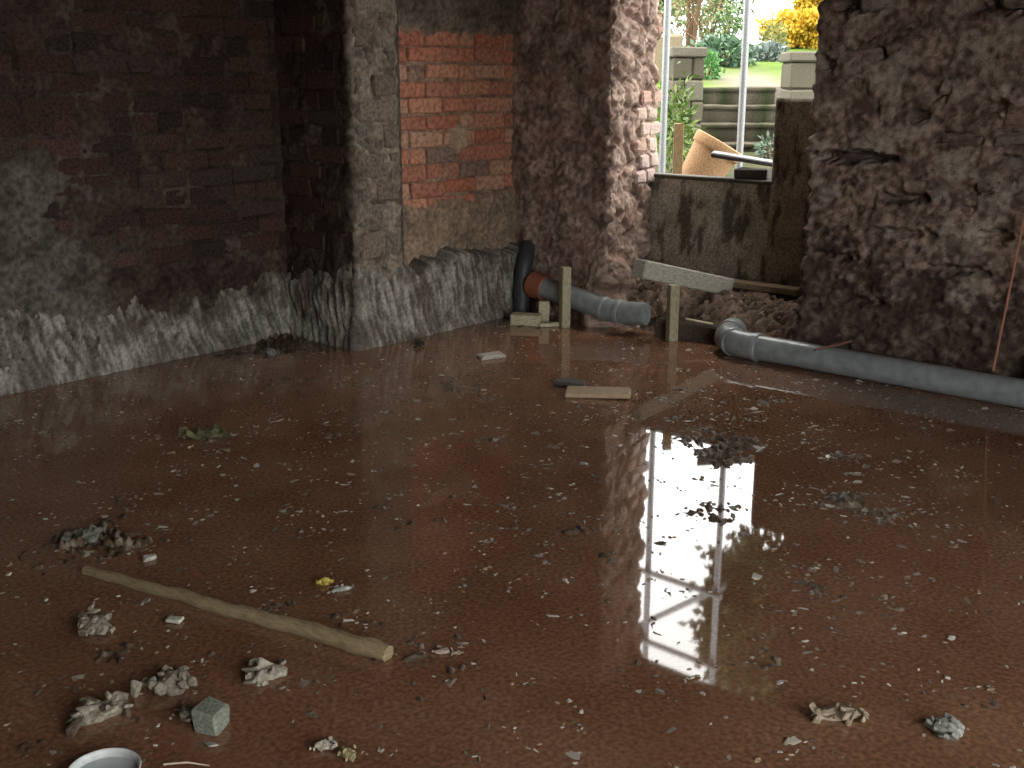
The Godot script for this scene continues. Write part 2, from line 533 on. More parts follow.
# ---------------------------------------------------------------- brick-filled alcove
func build_alcove() -> void:
	var hacked := mat(Color.WHITE, 0.95, grain_tex, 2.6, 0.35, true)
	var rough := mat(Color.WHITE, 0.95, grain_tex, 1.7, 0.6, true)
	var g := Geo.new()
	# backing of mortar and old render behind and around the bricks
	wall_sheet(g, [Vector2(-3.905, -3.56), Vector2(-3.905, -4.52)], 0.001, 0.0095, -0.06, 1.9, 0.0095, func(_s: float, y: float, q: Vector2) -> Array:
		var z := q.y
		var low := smooth(0.66, 0.58, y + 0.06 * nz_mid.get_noise_2d(z * 1.6, y * 1.6) + 0.03 * nz_fine.get_noise_2d(z, y))
		var high := smooth(1.36, 1.44, y + 0.05 * nz_mid.get_noise_2d(z * 2.0, y * 2.0))
		var cover := maxf(low, high)
		var d := -0.006 + 0.008 * nz_fine.get_noise_2d(z, y) + 0.006 * nz_mid.get_noise_2d(z * 1.3, y * 1.3 + 50.0) + cover * (0.022 + 0.016 * nz_mid.get_noise_2d(z * 1.4, y * 1.4))
		var patch := smooth(0.30, 0.55, nz_mid.get_noise_2d(z * 1.1 + 77.0, y * 1.1))
		var lump := smooth(0.075, 0.045, Vector2(z + 4.06, y - 0.905).length() + 0.03 * nz_fine.get_noise_2d(z, y))
		d += patch * 0.012 + lump * 0.03
		var k := clampf(0.5 + 0.8 * nz_mid.get_noise_2d(z + 2.0, y) + 0.6 * nz_fine.get_noise_2d(z, y), 0.0, 1.0)
		var col := Color(0.27, 0.165, 0.11).lerp(Color(0.46, 0.31, 0.215), k)
		col = col.lerp(Color(0.24, 0.18, 0.125).lerp(Color(0.46, 0.33, 0.225), k), low)
		col = col.lerp(Color(0.11, 0.09, 0.07).lerp(Color(0.24, 0.19, 0.145), k), high)
		col = col.lerp(Color(0.58, 0.43, 0.29), lump)
		return [d, col])
	plain_box(g, Vector3(-4.75, -0.1, -4.95), Vector3(-3.94, 2.4, -3.56), Color(0.2, 0.15, 0.1))
	var wa := put("wall_alcove", g, rough)
	struct(wa, "shallow alcove filled with orange-red bricks above a hacked stone base", "wall")
	# hacked stone base with its ledge
	var pg := Geo.new()
	plinth_sheet(pg, [Vector2(-4.30, -3.285), Vector2(-3.805, -3.285), Vector2(-3.805, -4.50)], 0.012, func(w: float) -> float: return 0.355 + 0.02 * sin(w * 9.0), 0.012, true)
	plain_box(pg, Vector3(-3.95, -0.1, -4.5), Vector3(-3.84, 0.30, -3.33), Color(0.17, 0.15, 0.12))
	put("plinth", pg, hacked, wa)
	# bricks
	var full := brick_meshes(0.216, 0.067, 0.10, 5, 0.0035)
	var half := brick_meshes(0.104, 0.067, 0.10, 4, 0.0035)
	var reds := []
	for cc in [Color(0.58, 0.24, 0.15), Color(0.53, 0.205, 0.125), Color(0.62, 0.30, 0.185), Color(0.49, 0.215, 0.14), Color(0.60, 0.345, 0.225), Color(0.30, 0.20, 0.15)]:
		reds.append(mat(cc, 0.93, grain_tex, 1.7, 0.5))
	var side := Basis(Vector3.UP, PI / 2.0)
	for k in 11:
		var y := 0.60 + k * 0.0775
		var z := -3.612
		var seq: Array = [[1, 1, 0, 1, 1], [0, 1, 1, 1, 0, 1], [1, 1, 1, 0, 1], [0, 0, 1, 0, 1, 1], [0, 1, 1, 1, 1]][k % 5]
		for f in seq:
			var l := 0.226 if f == 1 else 0.114
			if z - l < -4.62:
				break
			var m: Material = reds[rng.randi() % 5]
			if rng.randf() < 0.13:
				m = reds[5]
			var b := put_mesh("brick", (full if f == 1 else half)[rng.randi() % 4], m, wa)
			b.transform = Transform3D(side, Vector3(-3.905 - 0.05 + rng.randf_range(0.002, 0.008), y + rng.randf_range(-0.003, 0.003), z - l * 0.5))
			z -= l
		while z > -4.45:
			var e := put_mesh("brick", half[rng.randi() % 4], reds[rng.randi() % 5], wa)
			e.transform = Transform3D(side, Vector3(-3.905 - 0.05 + rng.randf_range(0.002, 0.008), y + rng.randf_range(-0.003, 0.003), z - 0.057))
			z -= 0.114

# ---------------------------------------------------------------- back wall with the window opening
var holes := [
	# x, y, half length, half height, depth
	[-2.03, 0.885, 0.15, 0.020, 0.08], [-1.80, 0.735, 0.09, 0.016, 0.04], [-1.53, 0.785, 0.06, 0.018, 0.03], [-1.70, 1.14, 0.045, 0.02, 0.03], [-1.765, 1.05, 0.03, 0.022, 0.03], [-1.95, 1.285, 0.035, 0.02, 0.035],
	[-1.47, 1.09, 0.05, 0.022, 0.03], [-1.60, 0.965, 0.07, 0.016, 0.035], [-2.02, 1.475, 0.10, 0.025, 0.05], [-1.50, 1.45, 0.09, 0.03, 0.05], [-1.80, 0.60, 0.12, 0.012, 0.025], [-2.08, 0.47, 0.09, 0.016, 0.025], [-1.55, 0.47, 0.12, 0.014, 0.025], [-2.17, 1.25, 0.03, 0.03, 0.04], [-1.92, 0.30, 0.09, 0.012, 0.02], [-1.40, 0.90, 0.05, 0.015, 0.025], [-1.42, 0.62, 0.07, 0.015, 0.03]]

func rubble_depth(u: float, y: float) -> float:
	var cell := nz_cell.get_noise_2d(u * 0.75 + 0.25 * nz_mid.get_noise_2d(u, y), y * 1.35)
	return 0.013 * nz_mid.get_noise_2d(u, y) + 0.0065 * nz_fine.get_noise_2d(u, y) + 0.016 * nz_coarse.get_noise_2d(u * 1.4, y * 1.4) - 0.010 * smooth(-0.80, -0.98, cell)

func build_back_wall() -> void:
	var rough := mat(Color.WHITE, 0.95, grain_tex, 1.3, 0.6, true)
	var g := Geo.new()
	# stub between the alcove and the opening, and the jamb of the opening
	wall_sheet(g, [Vector2(-3.92, -4.46), Vector2(-3.27, -4.46), Vector2(-3.405, -5.06)], 0.022, 0.0085, -0.06, 2.20, 0.0085, func(s: float, y: float, q: Vector2) -> Array:
		var u := q.x - q.y
		var jamb := smooth(0.60, 0.66, s + 0.03 * nz_mid.get_noise_2d(y * 2.0, 8.0))
		var d := rubble_depth(u, y) * lerpf(0.8, 1.3, jamb) - jamb * 0.03 * smooth(-0.72, -0.95, nz_cell.get_noise_2d(u * 0.8 + 3.0, y * 0.7))
		d += (0.03 * nz_mid.get_noise_2d(y * 1.8, 3.0) + 0.02 * nz_fine.get_noise_2d(y * 0.7, 5.0)) * smooth(0.12, 0.0, absf(s - 0.65))
		d += 0.12 * smooth(0.42, 0.0, y + 0.08 * nz_mid.get_noise_2d(s * 2.0, 1.0)) * smooth(0.45, 0.62, s) * smooth(1.1, 0.75, s)
		d -= 0.04 * smooth(0.03, 0.0, absf(y - 0.92 + (s - 0.66) * 0.4)) * smooth(0.12, 0.05, absf(s - 0.68))
		var k := clampf(0.5 + 0.8 * nz_mid.get_noise_2d(u * 1.2, y * 1.2 + 3.0) + 0.6 * nz_fine.get_noise_2d(u, y), 0.0, 1.0)
		var col := Color(0.22, 0.148, 0.114).lerp(Color(0.54, 0.405, 0.325), k)
		var soot := smooth(0.02, 0.36, nz_mid.get_noise_2d(u * 0.9 + 21.0, y * 0.9) + 0.35 * nz_fine.get_noise_2d(u, y + 3.0))
		var red := smooth(0.1, 0.4, nz_mid.get_noise_2d(u * 0.8 + 60.0, y * 0.8))
		col = col.lerp(Color(0.30, 0.165, 0.12), red * 0.45)
		return [d, col.lerp(Color(0.14, 0.096, 0.075), soot * 0.6)])
	plain_box(g, Vector3(-4.75, -0.1, -5.03), Vector3(-3.46, 2.4, -4.54), Color(0.2, 0.15, 0.12))
	plain_box(g, Vector3(-3.60, -0.1, -4.75), Vector3(-3.40, 2.4, -4.54), Color(0.2, 0.15, 0.12))
	# the long part of the wall, right of the opening
	wall_sheet(g, [Vector2(-2.20, -5.06), Vector2(-2.225, -4.42), Vector2(-0.75, -4.42)], 0.022, 0.0095, -0.06, 2.20, 0.0095, func(s: float, y: float, q: Vector2) -> Array:
		var u := q.x - q.y
		var x := q.x
		var light := smooth(0.02, 0.36, nz_mid.get_noise_2d(x * 0.75 + 44.0, y * 0.9) + 0.35 * nz_fine.get_noise_2d(x, y + 30.0) + 0.25 * nz_coarse.get_noise_2d(x * 1.5, y * 1.5))
		var d := rubble_depth(u, y) * lerpf(1.1, 0.35, light) + 0.006 * light
		var col := Color.BLACK
		for h in holes:
			var dx: float = (x - h[0]) / h[2]
			var dy: float = (y - h[1] + 0.012 * nz_mid.get_noise_2d(x * 2.0, h[1] * 9.0)) / h[3]
			if absf(dx) < 2.0 and absf(dy) < 2.5:
				var e := dx * dx + dy * dy + 1.2 * nz_fine.get_noise_2d(x, y)
				d -= h[4] * 1.5 * smooth(1.6, 0.7, e) * smooth(0.6, 0.66, s)
		d += (0.025 * nz_mid.get_noise_2d(y * 1.6, 13.0) + 0.018 * nz_fine.get_noise_2d(y * 0.7, 15.0)) * smooth(0.12, 0.0, absf(s - 0.64))
		d += 0.03 * smooth(0.35, 0.0, y) * smooth(0.95, 0.62, s)
		var k := clampf(0.45 + 0.9 * nz_mid.get_noise_2d(x * 1.3, y * 1.6 + 5.0) + 1.0 * nz_fine.get_noise_2d(x, y), 0.0, 1.0)
		col = Color(0.15, 0.098, 0.077).lerp(Color(0.43, 0.315, 0.245), k)
		col = col.lerp(Color(0.47, 0.40, 0.325), light * 0.7)
		var damp := smooth(0.53, 0.40, y + 0.22 * nz_mid.get_noise_2d(x * 0.8 + 3.0, y * 0.8) + 0.10 * nz_fine.get_noise_2d(x, y))
		col = col.lerp(Color(0.075, 0.052, 0.043).lerp(Color(0.21, 0.155, 0.125), k * k), damp)
		var smoke := smooth(0.1, 0.5, nz_mid.get_noise_2d(x * 0.9 + 90.0, y * 1.2))
		return [d, col.lerp(Color(0.12, 0.088, 0.07), smoke * 0.45)])
	plain_box(g, Vector3(-2.15, -0.1, -5.05), Vector3(2.0, 2.4, -4.50), Color(0.17, 0.13, 0.11))
	plain_box(g, Vector3(-0.76, -0.1, -4.55), Vector3(2.0, 2.4, -4.42), Color(0.17, 0.13, 0.11))
	plain_box(g, Vector3(-3.6, 2.14, -5.06), Vector3(-2.0, 2.4, -4.44), Color(0.17, 0.13, 0.11))
	plain_box(g, Vector3(-4.75, 2.14, -5.06), Vector3(-3.3, 2.4, -4.47), Color(0.17, 0.13, 0.11))
	var wb := put("wall_back", g, rough)
	struct(wb, "thick rough rubble wall with a tall unglazed opening to the garden", "wall")
	# bricks at the outer edge of the jamb
	var greys := []
	for cc in [Color(0.50, 0.39, 0.335), Color(0.45, 0.34, 0.295), Color(0.54, 0.41, 0.34), Color(0.48, 0.32, 0.25)]:
		greys.append(mat(cc, 0.95, grain_tex, 3.1, 0.9))
	var bricks := brick_meshes(0.10, 0.066, 0.13, 4, 0.006)
	for k in 6:
		for j in 2:
			var b := put_mesh("brick", bricks[rng.randi() % 4], greys[rng.randi() % 4], wb)
			var zz := -4.99 + j * 0.142 + (0.03 if k % 2 == 0 else -0.01)
			b.transform = Transform3D(Basis(Vector3.UP, 0.22), Vector3(-3.385 + (zz + 5.06) * 0.225 - 0.068 + rng.randf_range(0.0, 0.012), 0.70 + k * 0.079, zz))
	# stones that stand out of the render on the long wall
	var stone_mats := []
	for cc in [Color(0.30, 0.225, 0.18), Color(0.24, 0.17, 0.138), Color(0.38, 0.31, 0.25), Color(0.27, 0.21, 0.175), Color(0.33, 0.22, 0.175)]:
		stone_mats.append(mat(cc, 0.95, grain_tex, 1.4, 0.7))
	var y := 0.55
	while y < 1.6:
		var hh := rng.randf_range(0.075, 0.12)
		var x := -2.12 + rng.randf_range(0.0, 0.15)
		while x < -0.95:
			var l := rng.randf_range(0.11, 0.24)
			if rng.randf() < 0.42:
				var sg := Geo.new()
				sg.block(Vector3.ZERO, Vector3(l - 0.03, hh - 0.025, 0.09), 0.016, 0.010, rng)
				var st := put("stone", sg, stone_mats[rng.randi() % 5], wb)
				st.transform = Transform3D(Basis(Vector3.FORWARD, rng.randf_range(-0.06, 0.06)), Vector3(x + l * 0.5, y + hh * 0.5, -4.42 - 0.045 + rng.randf_range(-0.008, 0.006)))
			x += l
		y += hh

# ---------------------------------------------------------------- rest of the room, behind and above the camera
func build_rest_of_room() -> void:
	var plaster := mat(Color(0.30, 0.25, 0.21), 0.95, grain_tex, 2.0, 0.6)
	var g := Geo.new()
	plain_box(g, Vector3(1.6, -0.1, -5.06), Vector3(2.0, 2.4, -2.2), Color.WHITE)
	plain_box(g, Vector3(1.6, -0.1, 1.0), Vector3(2.0, 2.4, 2.4), Color.WHITE)
	plain_box(g, Vector3(1.6, 2.2, -2.3), Vector3(2.0, 2.4, 1.1), Color.WHITE)
	struct(put("wall_right", g, plaster), "rough plastered wall with a wide open doorway beside the viewer", "wall")
	g = Geo.new()
	plain_box(g, Vector3(-4.75, -0.1, 2.0), Vector3(2.0, 2.4, 2.4), Color.WHITE)
	struct(put("wall_rear", g, plaster), "plain rear wall behind the viewer", "wall")
	g = Geo.new()
	plain_box(g, Vector3(-4.75, 2.38, -5.06), Vector3(2.0, 2.6, 2.4), Color.WHITE)
	struct(put("ceiling", g, plaster), "plain plastered ceiling above the flooded room", "ceiling")
	g = Geo.new()
	plain_box(g, Vector3(1.95, -0.4, -12.0), Vector3(16.0, -0.02, 14.0), Color.WHITE)
	struct(put("ground", g, mat(Color(0.22, 0.19, 0.15), 0.95, grain_tex, 1.0, 0.4)), "bare yard outside the wide doorway", "ground")

# ---------------------------------------------------------------- what closes the opening, and the bank below it
func build_opening() -> void:
	var stained := mat(Color.WHITE, 0.9, grain_tex, 3.0, 0.5, true)
	var paint := func(x: float, y: float) -> Color:
		var k := clampf(0.55 + 0.7 * nz_mid.get_noise_2d(x, y) + 0.4 * nz_fine.get_noise_2d(x, y), 0.0, 1.0)
		var col := Color(0.24, 0.205, 0.15).lerp(Color(0.44, 0.39, 0.30), k)
		var run := smooth(0.02, 0.42, nz_mid.get_noise_2d(x * 1.8, y * 0.45 + 9.0) + 0.35 * nz_fine.get_noise_2d(x, y * 0.5))
		return col.lerp(Color(0.055, 0.047, 0.035), run * 0.8)
	# low stained slab across the opening
	var pn := thing("concrete_slab", "stained grey-brown slab closing the lower part of the garden opening", "slab", Vector3(0, 0.0, 0))
	var g := Geo.new()
	wall_sheet(g, [Vector2(-3.47, -5.02), Vector2(-2.62, -5.02)], 0.001, 0.010, 0.02, 0.69, 0.010, func(s: float, y: float, q: Vector2) -> Array:
		var lean := 0.09 * (0.69 - y) / 0.67 * smooth(0.3, 0.0, s)
		return [0.004 * nz_mid.get_noise_2d(q.x, y) + 0.002 * nz_fine.get_noise_2d(q.x, y) + 0.03 * (0.69 - y) + lean * 0.0, paint.call(q.x, y)])
	plain_box(g, Vector3(-3.47, 0.02, -5.09), Vector3(-2.62, 0.688, -5.028), Color(0.2, 0.17, 0.12))
	put("face", g, stained, pn)
	g = Geo.new()
	g.block(Vector3(-3.035, 0.697, -5.055), Vector3(0.83, 0.018, 0.10), 0.004, 0.002, rng)
	put("cap_strip", g, wood(Color(0.06, 0.048, 0.03)), pn)
	# taller slab at the right of the opening
	g = Geo.new()
	wall_sheet(g, [Vector2(-2.705, -5.00), Vector2(-2.15, -5.00)], 0.001, 0.010, 0.02, 1.10, 0.010, func(s: float, y: float, q: Vector2) -> Array:
		return [0.004 * nz_mid.get_noise_2d(q.x, y + 5.0) + 0.002 * nz_fine.get_noise_2d(q.x, y) - 0.01 * smooth(0.015, 0.0, s) - 0.01 * smooth(1.085, 1.10, y), paint.call(q.x + 4.0, y)])
	plain_box(g, Vector3(-2.70, 0.02, -5.075), Vector3(-2.15, 1.095, -5.008), Color(0.2, 0.17, 0.12))
	tag(put("upright_slab", g, stained), "taller brown slab standing against the right side of the opening", "slab")
	# dark board and block on the slab
	g = Geo.new()
	g.block(Vector3.ZERO, Vector3(0.34, 0.022, 0.20), 0.005, 0.002, rng)
	var bd := put("slate_board", g, mat(Color(0.045, 0.04, 0.036), 0.5, grain_tex, 5.0, 0.4))
	bd.transform = Transform3D(Basis(Vector3.UP, deg_to_rad(28)) * Basis(Vector3.BACK, deg_to_rad(-8)), Vector3(-2.93, 0.797, -5.14))
	tag(bd, "dark flat board lying tilted on the slab top in the opening", "board")
	g = Geo.new()
	g.block(Vector3.ZERO, Vector3(0.17, 0.05, 0.10), 0.006, 0.003, rng)
	var bk := put("support_block", g, wood(Color(0.05, 0.042, 0.035)))
	bk.transform = Transform3D(Basis(Vector3.UP, deg_to_rad(10)), Vector3(-2.84, 0.733, -5.07))
	tag(bk, "small dark block under the flat board on the slab", "block")
	# earth bank
	g = Geo.new()
	var P := PackedVector3Array()
	var C := PackedColorArray()
	var nu := 130
	var nv := 90
	for b in nv:
		for a in nu:
			var x := -3.42 + 1.30 * a / (nu - 1)
			var z := -4.22 - 0.80 * b / (nv - 1)
			var side := smooth(-2.55, -2.2, x) * 0.08 + smooth(-3.15, -3.4, x) * 0.06
			var y := -0.05 + 0.22 * smooth(-4.36, -4.72, z - side) + 0.035 * nz_mid.get_noise_2d(x * 1.5, z * 1.5) + 0.022 * nz_fine.get_noise_2d(x, z)
			P.append(Vector3(x, y, z))
			var k := clampf(0.5 + 0.8 * nz_mid.get_noise_2d(x * 1.5, z * 1.5) + 0.7 * nz_fine.get_noise_2d(x, z), 0.0, 1.0)
			C.append(Color(0.10, 0.068, 0.05).lerp(Color(0.30, 0.215, 0.16), k))
	g.grid(nu, nv, P, C)
	put("earth_bank", g, mat(Color.WHITE, 0.9, grain_tex, 4.0, 0.8, true), get_node("floor")).set_meta("label", "brown crumbly earth bank sloping up below the stained slab")

func build_bank_rubble() -> void:
	var g := Geo.new()
	for k in 420:
		var x := rng.randf_range(-3.30, -2.20)
		var z := rng.randf_range(-4.98, -4.45)
		if rng.randf() < 0.35:
			x = rng.randf_range(-3.34, -3.05)
		var side := smooth(-2.55, -2.2, x) * 0.08 + smooth(-3.15, -3.4, x) * 0.06
		var y := -0.05 + 0.22 * smooth(-4.36, -4.72, z - side) + 0.035 * nz_mid.get_noise_2d(x * 1.5, z * 1.5) + 0.022 * nz_fine.get_noise_2d(x, z)
		if y < 0.0:
			continue
		var e := rng.randf_range(0.008, 0.026) * Vector3(1.0, rng.randf_range(0.5, 0.9), rng.randf_range(0.6, 1.2))
		g.block(Vector3(x, y + e.y * 0.2, z), e, e.y * 0.2, e.x * 0.1, rng, Color(0.12, 0.085, 0.06).lerp(Color(0.46, 0.36, 0.28), pow(rng.randf(), 1.8)), Basis(Vector3(rng.randfn(), rng.randfn(), rng.randfn() + 0.01).normalized(), rng.randf() * 3.0))
	put("rubble", g, mat(Color.WHITE, 0.9, grain_tex, 4.0, 0.5, true), get_node("floor")).set_meta("kind", "stuff")

# ---------------------------------------------------------------- drain pipes, posts, timber by the back wall
func curve_points(ps: Array, steps: int) -> Array:
	var out := []
	for k in ps.size() - 1:
		var p0: Vector3 = ps[maxi(k - 1, 0)]
		var p1: Vector3 = ps[k]
		var p2: Vector3 = ps[k + 1]
		var p3: Vector3 = ps[mini(k + 2, ps.size() - 1)]
		for j in steps:
			out.append(p1.cubic_interpolate(p2, p0, p3, float(j) / steps))
	out.append(ps[-1])
	return out

func constant(n: int, r: float) -> Array:
	var a := []
	for k in n:
		a.append(r)
	return a

func collar(parent: Node, m: Material, at: Vector3, dir: Vector3, r: float, l: float) -> void:
	var g := Geo.new()
	var d := dir.normalized() * l * 0.5
	g.tube([at - d, at - d * 0.8, at - d * 0.2, at + d * 0.2, at + d * 0.8, at + d], [r * 0.985, r * 1.03, r * 1.05, r * 1.05, r * 1.03, r * 0.985], 24)
	put("collar", g, m, parent)

func build_pipes_and_timber() -> void:
	var grey := mat(Color(0.27, 0.295, 0.29), 0.30, blotch_tex, 1.0, 0.03)
	# pipe along the long wall
	var t := thing("drain_pipe", "long grey plastic drain pipe lying along the foot of the wall", "pipe", Vector3(-2.4, 0, -4.3))
	var o := Vector3(-2.4, 0, -4.3)
	var g := Geo.new()
	g.tube([Vector3(-2.36, 0.060, -4.300) - o, Vector3(-1.2, 0.052, -4.313) - o, Vector3(0.9, 0.045, -4.32) - o], [0.055, 0.055, 0.055], 28)
	put("pipe", g, grey, t)
	g = Geo.new()
	var bend := curve_points([Vector3(-2.34, 0.060, -4.300) - o, Vector3(-2.44, 0.062, -4.305) - o, Vector3(-2.525, 0.066, -4.36) - o, Vector3(-2.55, 0.075, -4.46) - o], 5)
	g.tube(bend, constant(bend.size(), 0.0595), 24)
	put("elbow", g, grey, t)
	collar(t, grey, Vector3(-2.345, 0.060, -4.300) - o, Vector3.RIGHT, 0.0605, 0.03)
	collar(t, grey, Vector3(-2.47, 0.063, -4.317) - o, Vector3(-0.8, 0, -0.5), 0.063, 0.028)
	collar(t, grey, Vector3(-2.545, 0.072, -4.43) - o, Vector3(-0.25, 0, -1), 0.064, 0.06)
	# short pipe from the corner
	t = thing("drain_pipe", "short bent grey drain pipe leaving the corner behind the wooden post", "pipe", Vector3(-3.3, 0, -4.4))
	o = Vector3(-3.3, 0, -4.4)
	var path := curve_points([Vector3(-3.60, 0.158, -4.375) - o, Vector3(-3.47, 0.142, -4.375) - o, Vector3(-3.32, 0.116, -4.375) - o, Vector3(-3.21, 0.098, -4.38) - o, Vector3(-3.11, 0.094, -4.395) - o, Vector3(-3.005, 0.10, -4.41) - o], 5)
	g = Geo.new()
	g.tube(path, constant(path.size(), 0.055), 26)
	put("pipe", g, grey, t)
	collar(t, grey, Vector3(-3.235, 0.101, -4.378) - o, Vector3(1, -0.14, 0), 0.058, 0.03)
	collar(t, grey, Vector3(-3.15, 0.095, -4.388) - o, Vector3(1, -0.05, -0.1), 0.059, 0.03)
	g = Geo.new()
	g.tube([Vector3(-3.685, 0.168, -4.375) - o, Vector3(-3.60, 0.158, -4.375) - o], [0.070, 0.066], 22)
	put("clay_socket", g, mat(Color(0.36, 0.12, 0.06), 0.8, grain_tex, 6.0, 0.4), t).set_meta("label", "orange clay pipe socket")
	g = Geo.new()
	path = curve_points([Vector3(-3.80, 0.34, -4.46), Vector3(-3.755, 0.30, -4.40), Vector3(-3.745, 0.20, -4.36), Vector3(-3.74, -0.03, -4.34)], 5)
	g.tube(path, constant(path.size(), 0.042), 18)
	tag(put("riser_pipe", g, mat(Color(0.045, 0.046, 0.05), 0.55, blotch_tex, 4.0, 0.1)), "dark grey upright pipe end in the corner by the clay socket", "pipe")
	# posts
	var olive := wood(Color(0.44, 0.385, 0.26), true)
	var post := func(at: Vector3, h: float, turn: float, w: float) -> MeshInstance3D:
		var q := Geo.new()
		q.block(Vector3(0, h * 0.5 - 0.03, 0), Vector3(w, h + 0.06, w), 0.003, 0.001, rng)
		var m := put("wooden_post", q, olive)
		m.transform = Transform3D(Basis(Vector3.UP, deg_to_rad(turn)), at)
		return m
	tag(post.call(Vector3(-3.405, 0, -4.285), 0.30, 62.0, 0.046), "short pale wooden post standing in front of the short pipe", "post")
	tag(post.call(Vector3(-2.839, 0, -4.385), 0.265, 58.0, 0.045), "short grey-green wooden post propping the pale plank", "post")
	# propped plank
	g = Geo.new()
	g.block(Vector3.ZERO, Vector3(0.60, 0.085, 0.085), 0.005, 0.002, rng)
	var a := Vector3(-2.945, 0.340, -4.285)
	var b := Vector3(-2.82, 0.205, -4.80)
	var pk := put("timber_plank", g, wood(Color(0.50, 0.48, 0.41)))
	var xa := (b - a).normalized()
	var za := xa.cross(Vector3.UP).normalized()
	pk.transform = Transform3D(Basis(xa, za.cross(xa), za), (a + b) * 0.5)
	tag(pk, "pale weathered plank tilting down from the post into the opening", "plank")
	g = Geo.new()
	g.block(Vector3.ZERO, Vector3(0.56, 0.032, 0.07), 0.003, 0.0015, rng)
	var tb := put("thin_board", g, wood(Color(0.30, 0.22, 0.14)))
	tb.transform = Transform3D(Basis(Vector3.UP, deg_to_rad(1.0)), Vector3(-2.74, 0.205, -4.90))
	tag(tb, "thin brown board lying along the foot of the stained slab", "board")
	# muddy kerb block and splinter
	g = Geo.new()
	g.block(Vector3(0, 0.025, 0), Vector3(0.35, 0.11, 0.11), 0.008, 0.004, rng)
	var kb := put("kerb_block", g, mat(Color(0.12, 0.095, 0.075), 0.9, grain_tex, 4.0, 0.9))
	kb.transform = Transform3D(Basis(Vector3.UP, deg_to_rad(8)), Vector3(-2.79, 0, -4.488))
	tag(kb, "mud-caked stone block lying behind the prop post", "block")
	g = Geo.new()
	g.block(Vector3.ZERO, Vector3(0.13, 0.007, 0.018), 0.002, 0.001, rng)
	var sp := put("wood_splinter", g, wood(Color(0.60, 0.52, 0.38)))
	sp.transform = Transform3D(Basis(Vector3.UP, deg_to_rad(20)) * Basis(Vector3.BACK, deg_to_rad(-8)), Vector3(-2.735, 0.094, -4.455))
	tag(sp, "pale wood splinter on the mud-caked block", "splinter")
	# offcuts in the corner
	var cream := wood(Color(0.56, 0.50, 0.34))
	g = Geo.new()
	g.block(Vector3(0, 0.022, 0), Vector3(0.155, 0.062, 0.075), 0.003, 0.0015, rng)
	var o1 := put("timber_offcut", g, cream)
	o1.transform = Transform3D(Basis(Vector3.UP, deg_to_rad(30)), Vector3(-3.585, 0, -4.205))
	tag(o1, "pale timber offcut lying in the water near the corner", "offcut")
	g = Geo.new()
	g.block(Vector3(0, 0.05, 0), Vector3(0.055, 0.115, 0.035), 0.003, 0.0015, rng)
	var o2 := put("timber_offcut", g, cream)
	o2.transform = Transform3D(Basis(Vector3.UP, deg_to_rad(40)), Vector3(-3.55, 0, -4.30))
	tag(o2, "small upright timber offcut behind the lying offcut", "offcut")
	g = Geo.new()
	g.block(Vector3(0, 0.008, 0), Vector3(0.10, 0.02, 0.045), 0.003, 0.0015, rng)
	var o3 := put("timber_offcut", g, cream)
	o3.transform = Transform3D(Basis(Vector3.UP, deg_to_rad(52)), Vector3(-3.475, 0, -4.245))
	tag(o3, "thin flat timber offcut between the lying offcut and post", "offcut")
	# stick across the long pipe
	g = Geo.new()
	g.tube([Vector3(-2.03, 0.112, -4.215), Vector3(-1.99, 0.122, -4.29), Vector3(-1.945, 0.135, -4.375)], [0.006, 0.006, 0.005], 8)
	tag(put("stick", g, mat(Color(0.17, 0.08, 0.06), 0.7)), "thin reddish stick lying across the long pipe", "stick")
	# copper rod on the wall
	g = Geo.new()
	g.tube([Vector3(-1.368, 0.106, -4.380), Vector3(-1.343, 0.40, -4.376), Vector3(-1.317, 0.71, -4.372), Vector3(-1.285, 1.12, -4.370)], [0.0042, 0.0042, 0.0042, 0.0042], 10)
	tag(put("copper_rod", g, mat(Color(0.45, 0.19, 0.11), 0.45)), "thin coppery rod leaning against the wall by the long pipe", "rod")
	g = Geo.new()
	g.block(Vector3.ZERO, Vector3(0.07, 0.10, 0.03), 0.003, 0.002, rng)
	var ch := put("timber_offcut", g, cream)
	ch.position = Vector3(-1.165, 0.155, -4.335)
	tag(ch, "small pale offcut behind the far end of the long pipe", "offcut")

# ---------------------------------------------------------------- things lying on the flooded floor
func rock(at: Vector3, size: Vector3, c1: Color, c2: Color, turn: float, rough: float, label: String, called := "mortar_lump", category := "lump") -> MeshInstance3D:
	var g := Geo.new()
	g.lump(Vector3.ZERO, size * Vector3(0.8, 0.8, 0.8), nz_edge, at.x * 300.0 + at.z * 170.0, rough * 0.35, 18, 11, c1, c2)
	for k in int(6 + rough * 26):
		var q := Vector3(rng.randfn() * 0.30, rng.randf_range(-0.1, 0.42), rng.randfn() * 0.30)
		var e := size * rng.randf_range(0.10, 0.34)
		e.y = maxf(e.y, minf(e.x, e.z) * 0.5)
		q.y *= clampf(1.2 - Vector2(q.x, q.z).length() * 1.5, 0.1, 1.0)
		g.block(q * size, e, minf(e.y, e.x) * 0.25, e.x * 0.10, rng, c1.lerp(c2, rng.randf()), Basis(Vector3(rng.randfn(), rng.randfn(), rng.randfn() + 0.01).normalized(), rng.randf() * 3.0))
	var o := put(called, g, mat(Color.WHITE, 0.85, grain_tex, 5.0, 0.9, true))
	o.transform = Transform3D(Basis(Vector3.UP, deg_to_rad(turn)), at)
	return tag(o, label, category)

